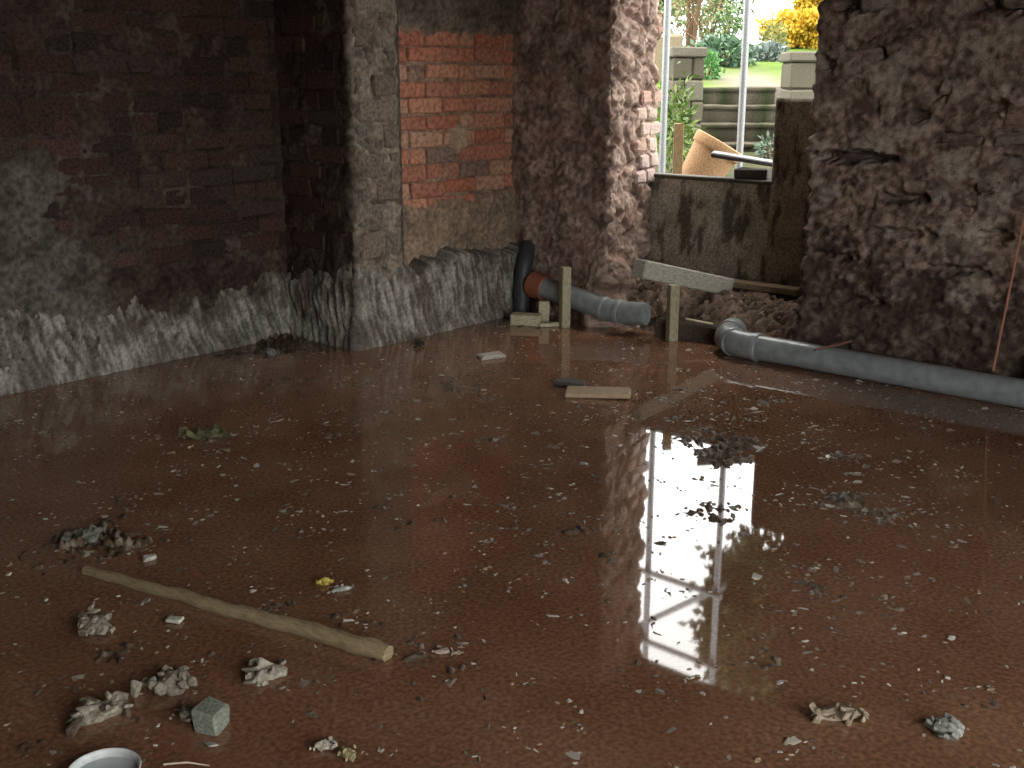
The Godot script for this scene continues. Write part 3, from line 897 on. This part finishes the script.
func slab(at: Vector3, size: Vector3, turn: float, m: Material, called: String, label: String, category: String, jit := 0.002, tilt := 0.0) -> MeshInstance3D:
	var g := Geo.new()
	g.block(Vector3.ZERO, size, minf(size.y * 0.3, 0.006), jit, rng)
	var o := put(called, g, m)
	o.transform = Transform3D(Basis(Vector3.UP, deg_to_rad(turn)) * Basis(Vector3.BACK, deg_to_rad(tilt)), at)
	return tag(o, label, category)

func build_floor_things() -> void:
	# long pole
	var g := Geo.new()
	var A := Vector3(-2.51, 0.008, -1.247)
	var B := Vector3(-1.62, 0.014, -1.452)
	var ps := []
	var rs := []
	for k in 24:
		var f := k / 23.0
		ps.append(A.lerp(B, f) + Vector3(0, 0.004 * nz_mid.get_noise_1d(f * 2.0), 0.012 * nz_mid.get_noise_1d(f * 1.5 + 4.0)))
		rs.append((0.013 + 0.010 * f) * (1.0 + 0.16 * nz_fine.get_noise_1d(f * 0.9)))
	rs[23] = 0.019
	g.tube(ps, rs, 7)
	tag(put("wooden_pole", g, mat(Color(0.30, 0.225, 0.13), 0.8, wood_tex, 2.0, 0.4)), "long weathered wooden pole floating in the muddy water", "pole")
	var pale := mat(Color(0.62, 0.60, 0.50), 0.6, grain_tex, 6.0, 0.3)
	var tan_board := mat(Color(0.47, 0.34, 0.22), 0.7, wood_tex, 5.0, 0.3)
	slab(Vector3(-3.255, 0.008, -3.575), Vector3(0.11, 0.014, 0.085), 62, mat(Color(0.62, 0.56, 0.47), 0.7, grain_tex, 6.0, 0.3), "board_scrap", "square pale board scrap floating before the hacked stone base", "scrap", 0.004)
	slab(Vector3(-2.525, 0.012, -3.395), Vector3(0.25, 0.022, 0.105), 34, tan_board, "board_scrap", "long tan board scrap floating beside the window's reflection", "scrap", 0.004)
	slab(Vector3(-2.70, 0.010, -3.44), Vector3(0.13, 0.020, 0.07), 30, mat(Color(0.09, 0.075, 0.06), 0.7, grain_tex, 6.0, 0.5), "board_scrap", "dark wet board scrap behind the tan board scrap", "scrap", 0.006)
	slab(Vector3(-2.113, 0.006, -1.246), Vector3(0.038, 0.010, 0.024), 30, pale, "tile_chip", "white tile chip lying just below the long pole", "chip", 0.001)
	slab(Vector3(-2.46, 0.005, -1.396), Vector3(0.032, 0.010, 0.022), 60, pale, "tile_chip", "white tile chip beyond the thin end of the pole", "chip", 0.003)
	slab(Vector3(-1.686, 0.018, -1.054), Vector3(0.058, 0.055, 0.055), 25, mat(Color(0.24, 0.255, 0.20), 0.85, grain_tex, 6.0, 0.6), "stone_block", "grey-green squared stone block beside the mortar lumps", "stone", 0.005)
	var c1 := Color(0.20, 0.175, 0.13)
	var c2 := Color(0.37, 0.335, 0.26)
	rock(Vector3(-2.214, 0.008, -1.11), Vector3(0.085, 0.05, 0.065), c1, c2, 20, 0.5, "pale crumbly mortar lump alone below the pole's thin end")
	rock(Vector3(-2.70, 0.008, -1.36), Vector3(0.09, 0.05, 0.08), Color(0.15, 0.145, 0.115), Color(0.30, 0.29, 0.24), 50, 0.5, "grey mossy lump on dark mud beyond the pole")
	rock(Vector3(-1.866, 0.010, -1.085), Vector3(0.085, 0.06, 0.085), c1, c2, 80, 0.6, "larger crumbly mortar lump behind the squared stone block")
	rock(Vector3(-1.748, 0.008, -1.04), Vector3(0.045, 0.035, 0.04), c1, c2, 10, 0.4, "small round mortar lump touching the squared stone block")
	rock(Vector3(-1.88, 0.008, -0.93), Vector3(0.14, 0.045, 0.06), Color(0.16, 0.12, 0.09), c2, 75, 0.6, "long ragged mortar lump behind the plastic tub")
	rock(Vector3(-1.765, 0.006, -1.24), Vector3(0.11, 0.03, 0.07), Color(0.30, 0.27, 0.21), Color(0.52, 0.48, 0.38), 45, 0.35, "flat pale stone below the middle of the pole", "flat_stone", "stone")
	rock(Vector3(-2.01, 0.006, -1.60), Vector3(0.035, 0.03, 0.02), Color(0.42, 0.32, 0.07), Color(0.60, 0.48, 0.12), 45, 0.4, "yellow rotting leaf scrap floating beyond the pole", "leaf_scrap", "leaf")
	rock(Vector3(-1.95, 0.005, -1.605), Vector3(0.06, 0.014, 0.02), Color(0.36, 0.36, 0.31), Color(0.48, 0.48, 0.42), 60, 0.3, "grey flake floating beside the yellow leaf scrap", "stone_flake", "flake")
	rock(Vector3(-1.555, 0.004, -1.545), Vector3(0.045, 0.012, 0.022), Color(0.40, 0.30, 0.25), Color(0.52, 0.42, 0.36), 40, 0.3, "pinkish chip floating beyond the pole's thick end", "stone_flake", "flake")
	rock(Vector3(-1.467, 0.006, -1.149), Vector3(0.04, 0.018, 0.03), Color(0.42, 0.38, 0.30), Color(0.58, 0.54, 0.44), 40, 0.5, "white chip at the near edge of the flood", "stone_flake", "flake")
	rock(Vector3(-1.415, 0.006, -1.16), Vector3(0.04, 0.016, 0.035), Color(0.30, 0.26, 0.13), Color(0.45, 0.38, 0.22), 10, 0.5, "yellowish chip next to the white chip", "stone_flake", "flake")
	rock(Vector3(-0.80, 0.006, -1.875), Vector3(0.11, 0.03, 0.045), Color(0.22, 0.17, 0.11), Color(0.45, 0.38, 0.28), 40, 0.7, "tan crumpled rag of leaves near the right corner", "leaf_rag", "debris")
	rock(Vector3(-0.622, 0.006, -1.962), Vector3(0.075, 0.035, 0.06), Color(0.24, 0.24, 0.21), Color(0.46, 0.47, 0.43), 60, 0.7, "grey crumpled scrap at the lower right of the flood", "plastic_scrap", "debris")
	rock(Vector3(-3.23, 0.003, -2.09), Vector3(0.17, 0.04, 0.09), Color(0.09, 0.09, 0.045), Color(0.21, 0.20, 0.11), 48, 0.6, "mossy green-brown clump in the middle of the left floor", "moss_clump", "clump")
	rock(Vector3(-4.02, 0.012, -2.955), Vector3(0.07, 0.045, 0.05), Color(0.16, 0.15, 0.13), Color(0.34, 0.33, 0.29), 20, 0.5, "small grey stone at the foot of the dark wall", "stone", "stone")
	rock(Vector3(-3.66, 0.010, -3.52), Vector3(0.05, 0.05, 0.04), Color(0.05, 0.045, 0.035), Color(0.10, 0.09, 0.07), 20, 0.4, "small dark stone at the foot of the hacked base", "stone", "stone")
	# plastic tub with rainwater
	var tub: Node3D = thing("plastic_tub", "translucent white plastic tub holding water at the bottom edge", "tub", Vector3(-1.680, 0, -0.828))
	tub.scale = Vector3(0.72, 0.85, 0.72)
	g = Geo.new()
	g.lathe([Vector2(0.0, -0.05), Vector2(0.075, -0.05), Vector2(0.085, 0.02), Vector2(0.087, 0.024), Vector2(0.0885, 0.029), Vector2(0.086, 0.031), Vector2(0.082, 0.027), Vector2(0.080, 0.02), Vector2(0.072, -0.045), Vector2(0.0, -0.045)], 36, Vector3.ZERO)
	put("body", g, mat(Color(0.62, 0.64, 0.63), 0.3, blotch_tex, 2.0), tub)
	g = Geo.new()
	g.lathe([Vector2(0.0785, 0.0), Vector2(0.0785, 0.013), Vector2(0.0, 0.0135)], 36, Vector3.ZERO)
	put("water", g, mat(Color(0.50, 0.56, 0.58), 0.03), tub)
	g = Geo.new()
	g.tube([Vector3(-1.63, 0.012, -0.915), Vector3(-1.60, 0.014, -0.945), Vector3(-1.57, 0.008, -0.97)], [0.002, 0.002, 0.001], 6)
	tag(put("straw", g, mat(Color(0.50, 0.40, 0.30), 0.8)), "thin pale straw poking out beside the plastic tub", "straw")

# ---------------------------------------------------------------- countless floating bits
func build_scatter() -> void:
	var g := Geo.new()
	g.block(Vector3.ZERO, Vector3(1.0, 0.22, 0.42), 0.10, 0.12, rng)
	var mm := MultiMesh.new()
	mm.transform_format = MultiMesh.TRANSFORM_3D
	mm.use_colors = true
	mm.mesh = g.mesh()
	var list := []
	var cols := []
	var tries := 0
	var pick := [Color(0.30, 0.25, 0.19), Color(0.42, 0.37, 0.30), Color(0.16, 0.12, 0.085), Color(0.22, 0.20, 0.16), Color(0.52, 0.47, 0.39), Color(0.30, 0.22, 0.12), Color(0.12, 0.10, 0.07)]
	while list.size() < 4200 and tries < 90000:
		tries += 1
		var x := rng.randf_range(-4.2, -0.3)
		var z := rng.randf_range(-4.3, -0.75)
		if x < -3.72 and z < -3.2:
			continue
		var k := 0.5 * nz_mid.get_noise_2d(x * 0.6 + 12.0, z * 0.6) + 0.5 * nz_mid.get_noise_2d(x * 2.0, z * 2.0)
		k += -0.30 * exp(-(pow(x + 1.72, 2) + pow(z + 2.75, 2)) / 0.12) + 0.25 * exp(-(pow(x + 2.0, 2) + pow(z + 3.45, 2)) / 0.12) + 0.24 * exp(-(pow(x + 1.3, 2) + pow(z + 3.1, 2)) / 0.25) + 0.08 * exp(-(pow(x + 2.6, 2) + pow(z + 2.4, 2)) / 0.8)
		if rng.randf() > smooth(-0.05, 0.55, k) + 0.02:
			continue
		var l := rng.randf_range(0.005, 0.013)
		if rng.randf() < 0.14:
			l = rng.randf_range(0.014, 0.032)
		var w := l * rng.randf_range(0.4, 1.6)
		var b := Basis(Vector3.UP, rng.randf() * TAU) * Basis(Vector3.BACK, rng.randf_range(-0.25, 0.25)) * Basis(Vector3.RIGHT, rng.randf_range(-0.3, 0.3))
		list.append(Transform3D(b * Basis.from_scale(Vector3(l, minf(l, 0.012) * 0.7, w)), Vector3(x, rng.randf_range(-0.0005, 0.002), z)))
		cols.append(pick[rng.randi() % 7] * rng.randf_range(0.7, 1.15))
	mm.instance_count = list.size()
	for k in list.size():
		mm.set_instance_transform(k, list[k])
		mm.set_instance_color(k, cols[k])
	var o := MultiMeshInstance3D.new()
	o.name = "floating_debris"
	o.multimesh = mm
	o.material_override = mat(Color.WHITE, 0.35, null, 1.0, 0.0, true)
	add_child(o)
	tag(o, "countless small wet chips, straw and leaf bits floating on muddy water", "debris")
	o.set_meta("kind", "stuff")

# ---------------------------------------------------------------- garden
func gp(s: float, w: float, y: float) -> Vector3:
	var a := deg_to_rad(YAW)
	return Vector3(cos(a) * s - sin(a) * w, y, -sin(a) * s - cos(a) * w)

func foliage(g: Geo, at: Vector3, size: Vector3, count: int, l: float, w: float, c1: Color, c2: Color, shell := 0.55) -> void:
	for k in count:
		var d := Vector3(rng.randfn(), rng.randfn(), rng.randfn()).normalized()
		var r := lerpf(shell, 1.0, rng.randf()) * (1.0 + 0.30 * nz_edge.get_noise_3d(d.x * 90.0 + at.x * 50.0, d.y * 90.0, d.z * 90.0) * 2.0)
		var p := at + d * size * 0.5 * r
		var dir := (d + Vector3(rng.randfn(), rng.randfn() + 0.3, rng.randfn()) * 0.6).normalized()
		var side := dir.cross(Vector3(rng.randfn(), rng.randfn(), rng.randfn())).normalized()
		g.leaf(p, dir, side, l * rng.randf_range(0.6, 1.3), w * rng.randf_range(0.7, 1.3), c1.lerp(c2, rng.randf()))

func bush(called: String, label: String, s: float, w: float, y: float, size: Vector3, count: int, l: float, lw: float, c1: Color, c2: Color, group := "") -> Node3D:
	var t := thing(called, label, "bush", gp(s, w, y), group)
	var g := Geo.new()
	foliage(g, Vector3(0, size.y * 0.5, 0), size, count, l, lw, c1, c2)
	var m := mat(Color.WHITE, 0.7, null, 1.0, 0.0, true)
	m.backlight_enabled = true
	m.backlight = Color(0.4, 0.4, 0.4)
	put("foliage", g, m, t)
	g = Geo.new()
	for k in 5:
		var e := Vector3(rng.randf_range(-0.3, 0.3) * size.x, size.y * 0.6, rng.randf_range(-0.3, 0.3) * size.z)
		g.tube([Vector3(e.x * 0.1, -0.05, e.z * 0.1), e * 0.6, e], [0.02, 0.014, 0.006], 6)
	put("stems", g, mat(Color(0.12, 0.08, 0.05), 0.9), t)
	return t

func build_garden() -> void:
	tone = 0.72
	var stone_v := mat(Color.WHITE, 0.95, grain_tex, 3.0, 0.9, true)
	# low ground outside the opening
	var g := Geo.new()
	var P := PackedVector3Array()
	var C := PackedColorArray()
	for b in 40:
		for a in 60:
			var x := -16.0 + 22.0 * a / 59.0
			var z := -5.06 - 9.0 * b / 39.0
			P.append(Vector3(x, 0.52 + 0.03 * nz_coarse.get_noise_2d(x, z), z))
			C.append(Color(0.05, 0.07, 0.025).lerp(Color(0.10, 0.085, 0.05), clampf(0.5 + nz_coarse.get_noise_2d(x * 2.0, z * 2.0), 0.0, 1.0)))
	g.grid(60, 40, P, C)
	plain_box(g, Vector3(-16.0, -0.4, -14.0), Vector3(6.0, 0.45, -5.10), Color(0.06, 0.05, 0.03))
	struct(put("ground", g, mat(Color.WHITE, 0.95, grain_tex, 2.0, 0.5, true)), "damp earth and moss outside the opening, below the steps", "ground")
	# lawn above the steps
	g = Geo.new()
	P = PackedVector3Array()
	C = PackedColorArray()
	for b in 70:
		for a in 90:
			var s := -16.0 + 34.0 * a / 89.0
			var w := 11.80 + 30.0 * pow(b / 69.0, 1.4)
			var y := 1.09 + 0.10 * minf(w - 11.8, 5.7) + 0.012 * maxf(w - 17.5, 0.0) + 0.04 * nz_coarse.get_noise_2d(s * 0.5, w * 0.5)
			if b == 0:
				y = 0.3
				w = 11.85
			P.append(gp(s, w, y))
			C.append(Color(0.10, 0.17, 0.030).lerp(Color(0.17, 0.25, 0.05), clampf(0.5 + nz_mid.get_noise_2d(s * 0.4, w * 0.4), 0.0, 1.0)).lerp(Color(0.24, 0.21, 0.17), smooth(0.5, 0.2, absf(s - 2.55 - 0.05 * (w - 11.4))) * smooth(14.5, 12.5, w)))
	g.grid(90, 70, P, C)
	struct(put("lawn", g, mat(Color.WHITE, 0.95, grain_tex, 3.0, 0.6, true)), "bright green lawn rising behind the stone steps", "lawn")
	# steps
	var st := thing("stone_steps", "flight of worn stone garden steps between two pillars", "steps", gp(2.20, 10.9, 0.5))
	st.rotation_degrees.y = YAW
	for k in 5:
		g = Geo.new()
		var w0 := 0.30 * k - 0.45
		var top := 0.60 + (k - 1) * 0.165 - 0.5
		var seg := 10
		var pts := PackedVector3Array()
		var front := func(f: float) -> float: return -(w0 - 0.07 * (1.0 - pow(2.0 * f - 1.0, 2)))
		var prof := [Vector2(-0.6, -0.35), Vector2(0.0, -0.35), Vector2(0.0, -0.045), Vector2(0.022, -0.040), Vector2(0.028, -0.012), Vector2(0.015, 0.0), Vector2(-0.6, 0.0)]
		for q in prof:
			for f in seg + 1:
				var fx := float(f) / seg
				pts.append(Vector3(-0.44 + 0.88 * fx, top + q.y + 0.008 * nz_mid.get_noise_2d(fx * 3.0, k * 7.0), front.call(fx) + q.x))
		var cols := PackedColorArray()
		for p in pts:
			var kk := clampf(0.5 + nz_mid.get_noise_2d(p.x * 2.0 + k * 5.0, p.y * 2.0 + p.z), 0.0, 1.0)
			cols.append(Color(0.075, 0.068, 0.048).lerp(Color(0.15, 0.13, 0.095), kk).lerp(Color(0.045, 0.062, 0.025), smooth(0.15, 0.4, nz_mid.get_noise_2d(p.x * 1.5 + 20.0, k * 3.0))))
		g.grid(seg + 1, prof.size(), pts, cols)
		put("step", g, stone_v, st)
		g = Geo.new()
	# pillars of dressed stones
	pillar("stone_pillar", "mossy squared stone pillar left of the garden steps", gp(1.50, 10.05, 0.45), 0.27, 0.99, 5)
	pillar("stone_pillar", "mossy squared stone pillar right of the garden steps", gp(2.63, 10.0, 0.45), 0.56, 0.95, 4)
	# scaffold
	var galv := mat(Color(0.42, 0.44, 0.45), 0.4, blotch_tex, 4.0)
	galv.metallic = 0.3
	var pole := func(a: Vector3, b: Vector3, label: String) -> void:
		var q := Geo.new()
		q.tube([a, b], [0.0215, 0.0215], 14)
		tag(put("scaffold_pole", q, galv), label, "pole", "scaffold outside the opening")
	pole.call(Vector3(-4.15, 0.5, -6.22), Vector3(-4.15, 4.6, -6.22), "upright grey scaffold pole beside the left edge of the opening")
	pole.call(Vector3(-3.585, 0.5, -6.22), Vector3(-3.585, 4.6, -6.22), "upright grey scaffold pole crossing the middle of the garden view")
	pole.call(Vector3(-5.2, 2.20, -6.17), Vector3(-3.52, 2.20, -6.17), "lower level scaffold pole seen only reflected in the water")
	pole.call(Vector3(-5.2, 2.74, -6.17), Vector3(-3.52, 2.74, -6.17), "upper level scaffold pole seen only reflected in the water")
	pole.call(Vector3(-4.25, 2.70, -6.27), Vector3(-3.55, 2.16, -6.27), "diagonal scaffold brace seen only reflected in the water")
	# leaning flower pot
	var pot := thing("flower_pot", "tilted terracotta flower pot behind the stained slab", "pot", Vector3(-3.66, 0.585, -5.85))
	pot.rotation_degrees = Vector3(0, YAW, -30)
	pot.scale = Vector3.ONE * 1.25
	g = Geo.new()
	g.lathe([Vector2(0.0, 0.0), Vector2(0.088, 0.0), Vector2(0.093, 0.006), Vector2(0.112, 0.17), Vector2(0.122, 0.172), Vector2(0.125, 0.215), Vector2(0.121, 0.22), Vector2(0.113, 0.215), Vector2(0.085, 0.02), Vector2(0.0, 0.02)], 32, Vector3.ZERO)
	put("body", g, mat(Color(0.72, 0.45, 0.25), 0.85, grain_tex, 4.0, 0.4), pot)
	# stake
	g = Geo.new()
	g.block(Vector3(0, 0.22, 0), Vector3(0.052, 0.46, 0.03), 0.003, 0.001, rng)
	var sk := put("wooden_stake", g, wood(Color(0.36, 0.24, 0.11), true))
	sk.transform = Transform3D(Basis(Vector3.UP, deg_to_rad(YAW)), Vector3(-3.50, 0.50, -5.40))
	tag(sk, "short sawn wooden stake standing beside the flower pot", "stake")
	# leafy plants at the foot of the left pillar
	for q in [[1.18, 8.3, 0.75, "tall leafy green plant between the scaffold pole and stake"], [1.33, 9.2, 0.42, "lower leafy green plant behind the wooden stake"]]:
		var t := thing("leafy_plant", q[3], "plant", gp(q[0], q[1], 0.5))
		g = Geo.new()
		foliage(g, Vector3(0, q[2] * 0.5, 0), Vector3(0.30, q[2], 0.32), 420, 0.065, 0.012, Color(0.05, 0.11, 0.015), Color(0.17, 0.24, 0.035), 0.2)
		var lm := mat(Color.WHITE, 0.6, null, 1.0, 0.0, true)
		lm.backlight_enabled = true
		lm.backlight = Color(0.4, 0.4, 0.4)
		put("foliage", g, lm, t)
	bush("low_plant", "small blue-green plant at the foot of the steps", 2.20, 9.75, 0.48, Vector3(0.20, 0.22, 0.22), 160, 0.06, 0.014, Color(0.10, 0.15, 0.10), Color(0.18, 0.24, 0.17))
	# shrubs beyond
	bush("yellow_bush", "bright yellow flowering bush above the stone pillar", 4.22, 17.0, 1.60, Vector3(1.20, 0.50, 1.0), 8000, 0.06, 0.026, Color(0.55, 0.33, 0.012), Color(0.60, 0.40, 0.03))
	bush("yellow_bush", "higher yellow flowering bush at the top of the garden view", 5.30, 19.5, 2.02, Vector3(1.25, 0.75, 1.1), 8000, 0.07, 0.028, Color(0.55, 0.33, 0.012), Color(0.60, 0.40, 0.03))
	bush("green_bush", "feathery mid green bush beyond the middle scaffold pole", 4.15, 22.5, 1.85, Vector3(0.9, 1.5, 0.9), 2600, 0.10, 0.016, Color(0.05, 0.10, 0.03), Color(0.10, 0.17, 0.05))
	bush("green_bush", "pale green tall bush between the scaffold poles", 3.30, 20.0, 1.70, Vector3(1.5, 2.4, 1.4), 4200, 0.12, 0.018, Color(0.11, 0.19, 0.06), Color(0.20, 0.28, 0.11))
	bush("green_bush", "dark leafy plants at the edge of the lawn", 2.55, 14.2, 1.28, Vector3(0.75, 0.36, 0.6), 1100, 0.08, 0.026, Color(0.035, 0.09, 0.04), Color(0.11, 0.19, 0.11))
	bush("green_bush", "grey-green plants right of the dark leafy plants", 3.25, 14.9, 1.32, Vector3(0.5, 0.26, 0.5), 700, 0.08, 0.026, Color(0.10, 0.14, 0.12), Color(0.20, 0.25, 0.22))
	bush("green_bush", "round bright green plant above the left pillar's side", 2.08, 12.6, 1.12, Vector3(0.34, 0.34, 0.34), 700, 0.05, 0.015, Color(0.05, 0.17, 0.03), Color(0.09, 0.26, 0.06))
	bush("green_bush", "yellow-green plant behind the top step", 3.45, 15.5, 1.38, Vector3(0.34, 0.5, 0.34), 500, 0.06, 0.018, Color(0.16, 0.18, 0.04), Color(0.25, 0.25, 0.07))
	# bare branching shrub at the left, over a pale boundary stone
	var tw := thing("bare_shrub", "brown twiggy leafless shrub above the left stone pillar", "shrub", gp(2.30, 15.3, 1.38))
	g = Geo.new()
	for k in 6:
		var top := Vector3(rng.randf_range(-0.5, 0.45), rng.randf_range(1.0, 1.7), rng.randf_range(-0.3, 0.3))
		g.tube([Vector3(top.x * 0.1, -0.1, top.z * 0.1), top * 0.5 + Vector3(0.05, 0, 0), top], [0.035, 0.02, 0.008], 7)
	put("stems", g, mat(Color(0.16, 0.105, 0.065), 0.9, grain_tex, 4.0), tw)
	g = Geo.new()
	for k in 170:
		var b := Vector3(rng.randf_range(-0.5, 0.4), rng.randf_range(0.05, 1.5), rng.randf_range(-0.4, 0.4))
		var e := b + Vector3(rng.randf_range(-0.22, 0.22), rng.randf_range(0.05, 0.3), rng.randf_range(-0.15, 0.15))
		g.tube([b, e], [0.007, 0.003], 4)
	put("twigs", g, mat(Color(0.20, 0.13, 0.075), 0.9), tw)
	g = Geo.new()
	foliage(g, Vector3(0, 0.9, 0), Vector3(1.0, 1.6, 0.8), 650, 0.05, 0.014, Color(0.20, 0.15, 0.06), Color(0.30, 0.24, 0.11), 0.1)
	put("foliage", g, mat(Color.WHITE, 0.8, null, 1.0, 0.0, true), tw)
	g = Geo.new()
	g.block(Vector3(0, 0.2, 0), Vector3(0.45, 0.52, 0.2), 0.03, 0.015, rng)
	var bs := put("boundary_stone", g, mat(Color(0.28, 0.23, 0.15), 0.95, grain_tex, 3.0, 0.8))
	bs.transform = Transform3D(Basis(Vector3.UP, deg_to_rad(YAW)), gp(1.60, 12.6, 1.17))
	tag(bs, "pale sandstone block behind the left stone pillar", "stone")
	# hedge line far behind
	bush("far_hedge", "hazy green hedge at the far end of the garden", 2.0, 30.0, 2.2, Vector3(6.0, 2.6, 2.0), 7000, 0.3, 0.10, Color(0.10, 0.16, 0.06), Color(0.18, 0.24, 0.11))
	# tree whose crown is mirrored in the flood
	var tr := thing("overhanging_tree", "leafy tree outside, its crown mirrored dark in the flood", "tree", Vector3(-2.55, 0.5, -7.6))
	g = Geo.new()
	g.tube([Vector3.ZERO, Vector3(-0.05, 1.2, 0.05), Vector3(-0.3, 2.0, 0.1), Vector3(-0.9, 2.6, 0.1)], [0.08, 0.065, 0.05, 0.02], 10)
	g.tube([Vector3(-0.1, 1.4, 0.05), Vector3(-0.7, 1.9, 0.1), Vector3(-1.35, 2.5, 0.1)], [0.035, 0.025, 0.01], 8)
	put("trunk", g, mat(Color(0.10, 0.075, 0.05), 0.9, grain_tex, 3.0, 0.6), tr)
	g = Geo.new()
	foliage(g, Vector3(-1.38, 2.55, 0.1), Vector3(0.95, 1.5, 0.8), 8500, 0.09, 0.034, Color(0.065, 0.095, 0.022), Color(0.14, 0.16, 0.05), 0.15)
	foliage(g, Vector3(-0.75, 2.9, 0.1), Vector3(1.3, 1.6, 1.0), 8500, 0.09, 0.034, Color(0.065, 0.095, 0.022), Color(0.14, 0.16, 0.05), 0.2)
	var tm := mat(Color.WHITE, 0.7, null, 1.0, 0.0, true)
	tm.backlight_enabled = true
	tm.backlight = Color(0.3, 0.3, 0.3)
	put("foliage", g, tm, tr)

func pillar(called: String, label: String, at: Vector3, wide: float, tall: float, courses: int) -> void:
	var t := thing(called, label, "pillar", at)
	t.rotation_degrees.y = YAW
	var core := Geo.new()
	plain_box(core, Vector3(-wide * 0.5 + 0.015, -0.1, -0.20), Vector3(wide * 0.5 - 0.015, tall - 0.07, 0.14), Color.WHITE)
	put("core", core, mat(Color(0.055, 0.048, 0.035), 0.95), t)
	var tones := []
	for cc in [Color(0.17, 0.155, 0.11), Color(0.13, 0.12, 0.085), Color(0.20, 0.185, 0.14), Color(0.14, 0.145, 0.09)]:
		tones.append(mat(cc, 0.95, grain_tex, 5.0, 1.0))
	var h := (tall - 0.085) / courses
	for k in courses:
		var y := k * h
		var cut := wide * (0.62 if k % 2 == 0 else 0.40)
		for q in [[-wide * 0.5, cut], [-wide * 0.5 + cut, wide - cut]]:
			var g := Geo.new()
			g.block(Vector3.ZERO, Vector3(q[1] - 0.010, h - 0.010, 0.36), 0.012, 0.005, rng)
			var s := put("stone", g, tones[rng.randi() % 4], t)
			s.position = Vector3(q[0] + q[1] * 0.5, y + h * 0.5, -0.02)
	var cg := Geo.new()
	cg.block(Vector3(0, tall - 0.04, -0.02), Vector3(wide + 0.03, 0.085, 0.40), 0.012, 0.004, rng)
	put("cap_stone", cg, tones[2], t)
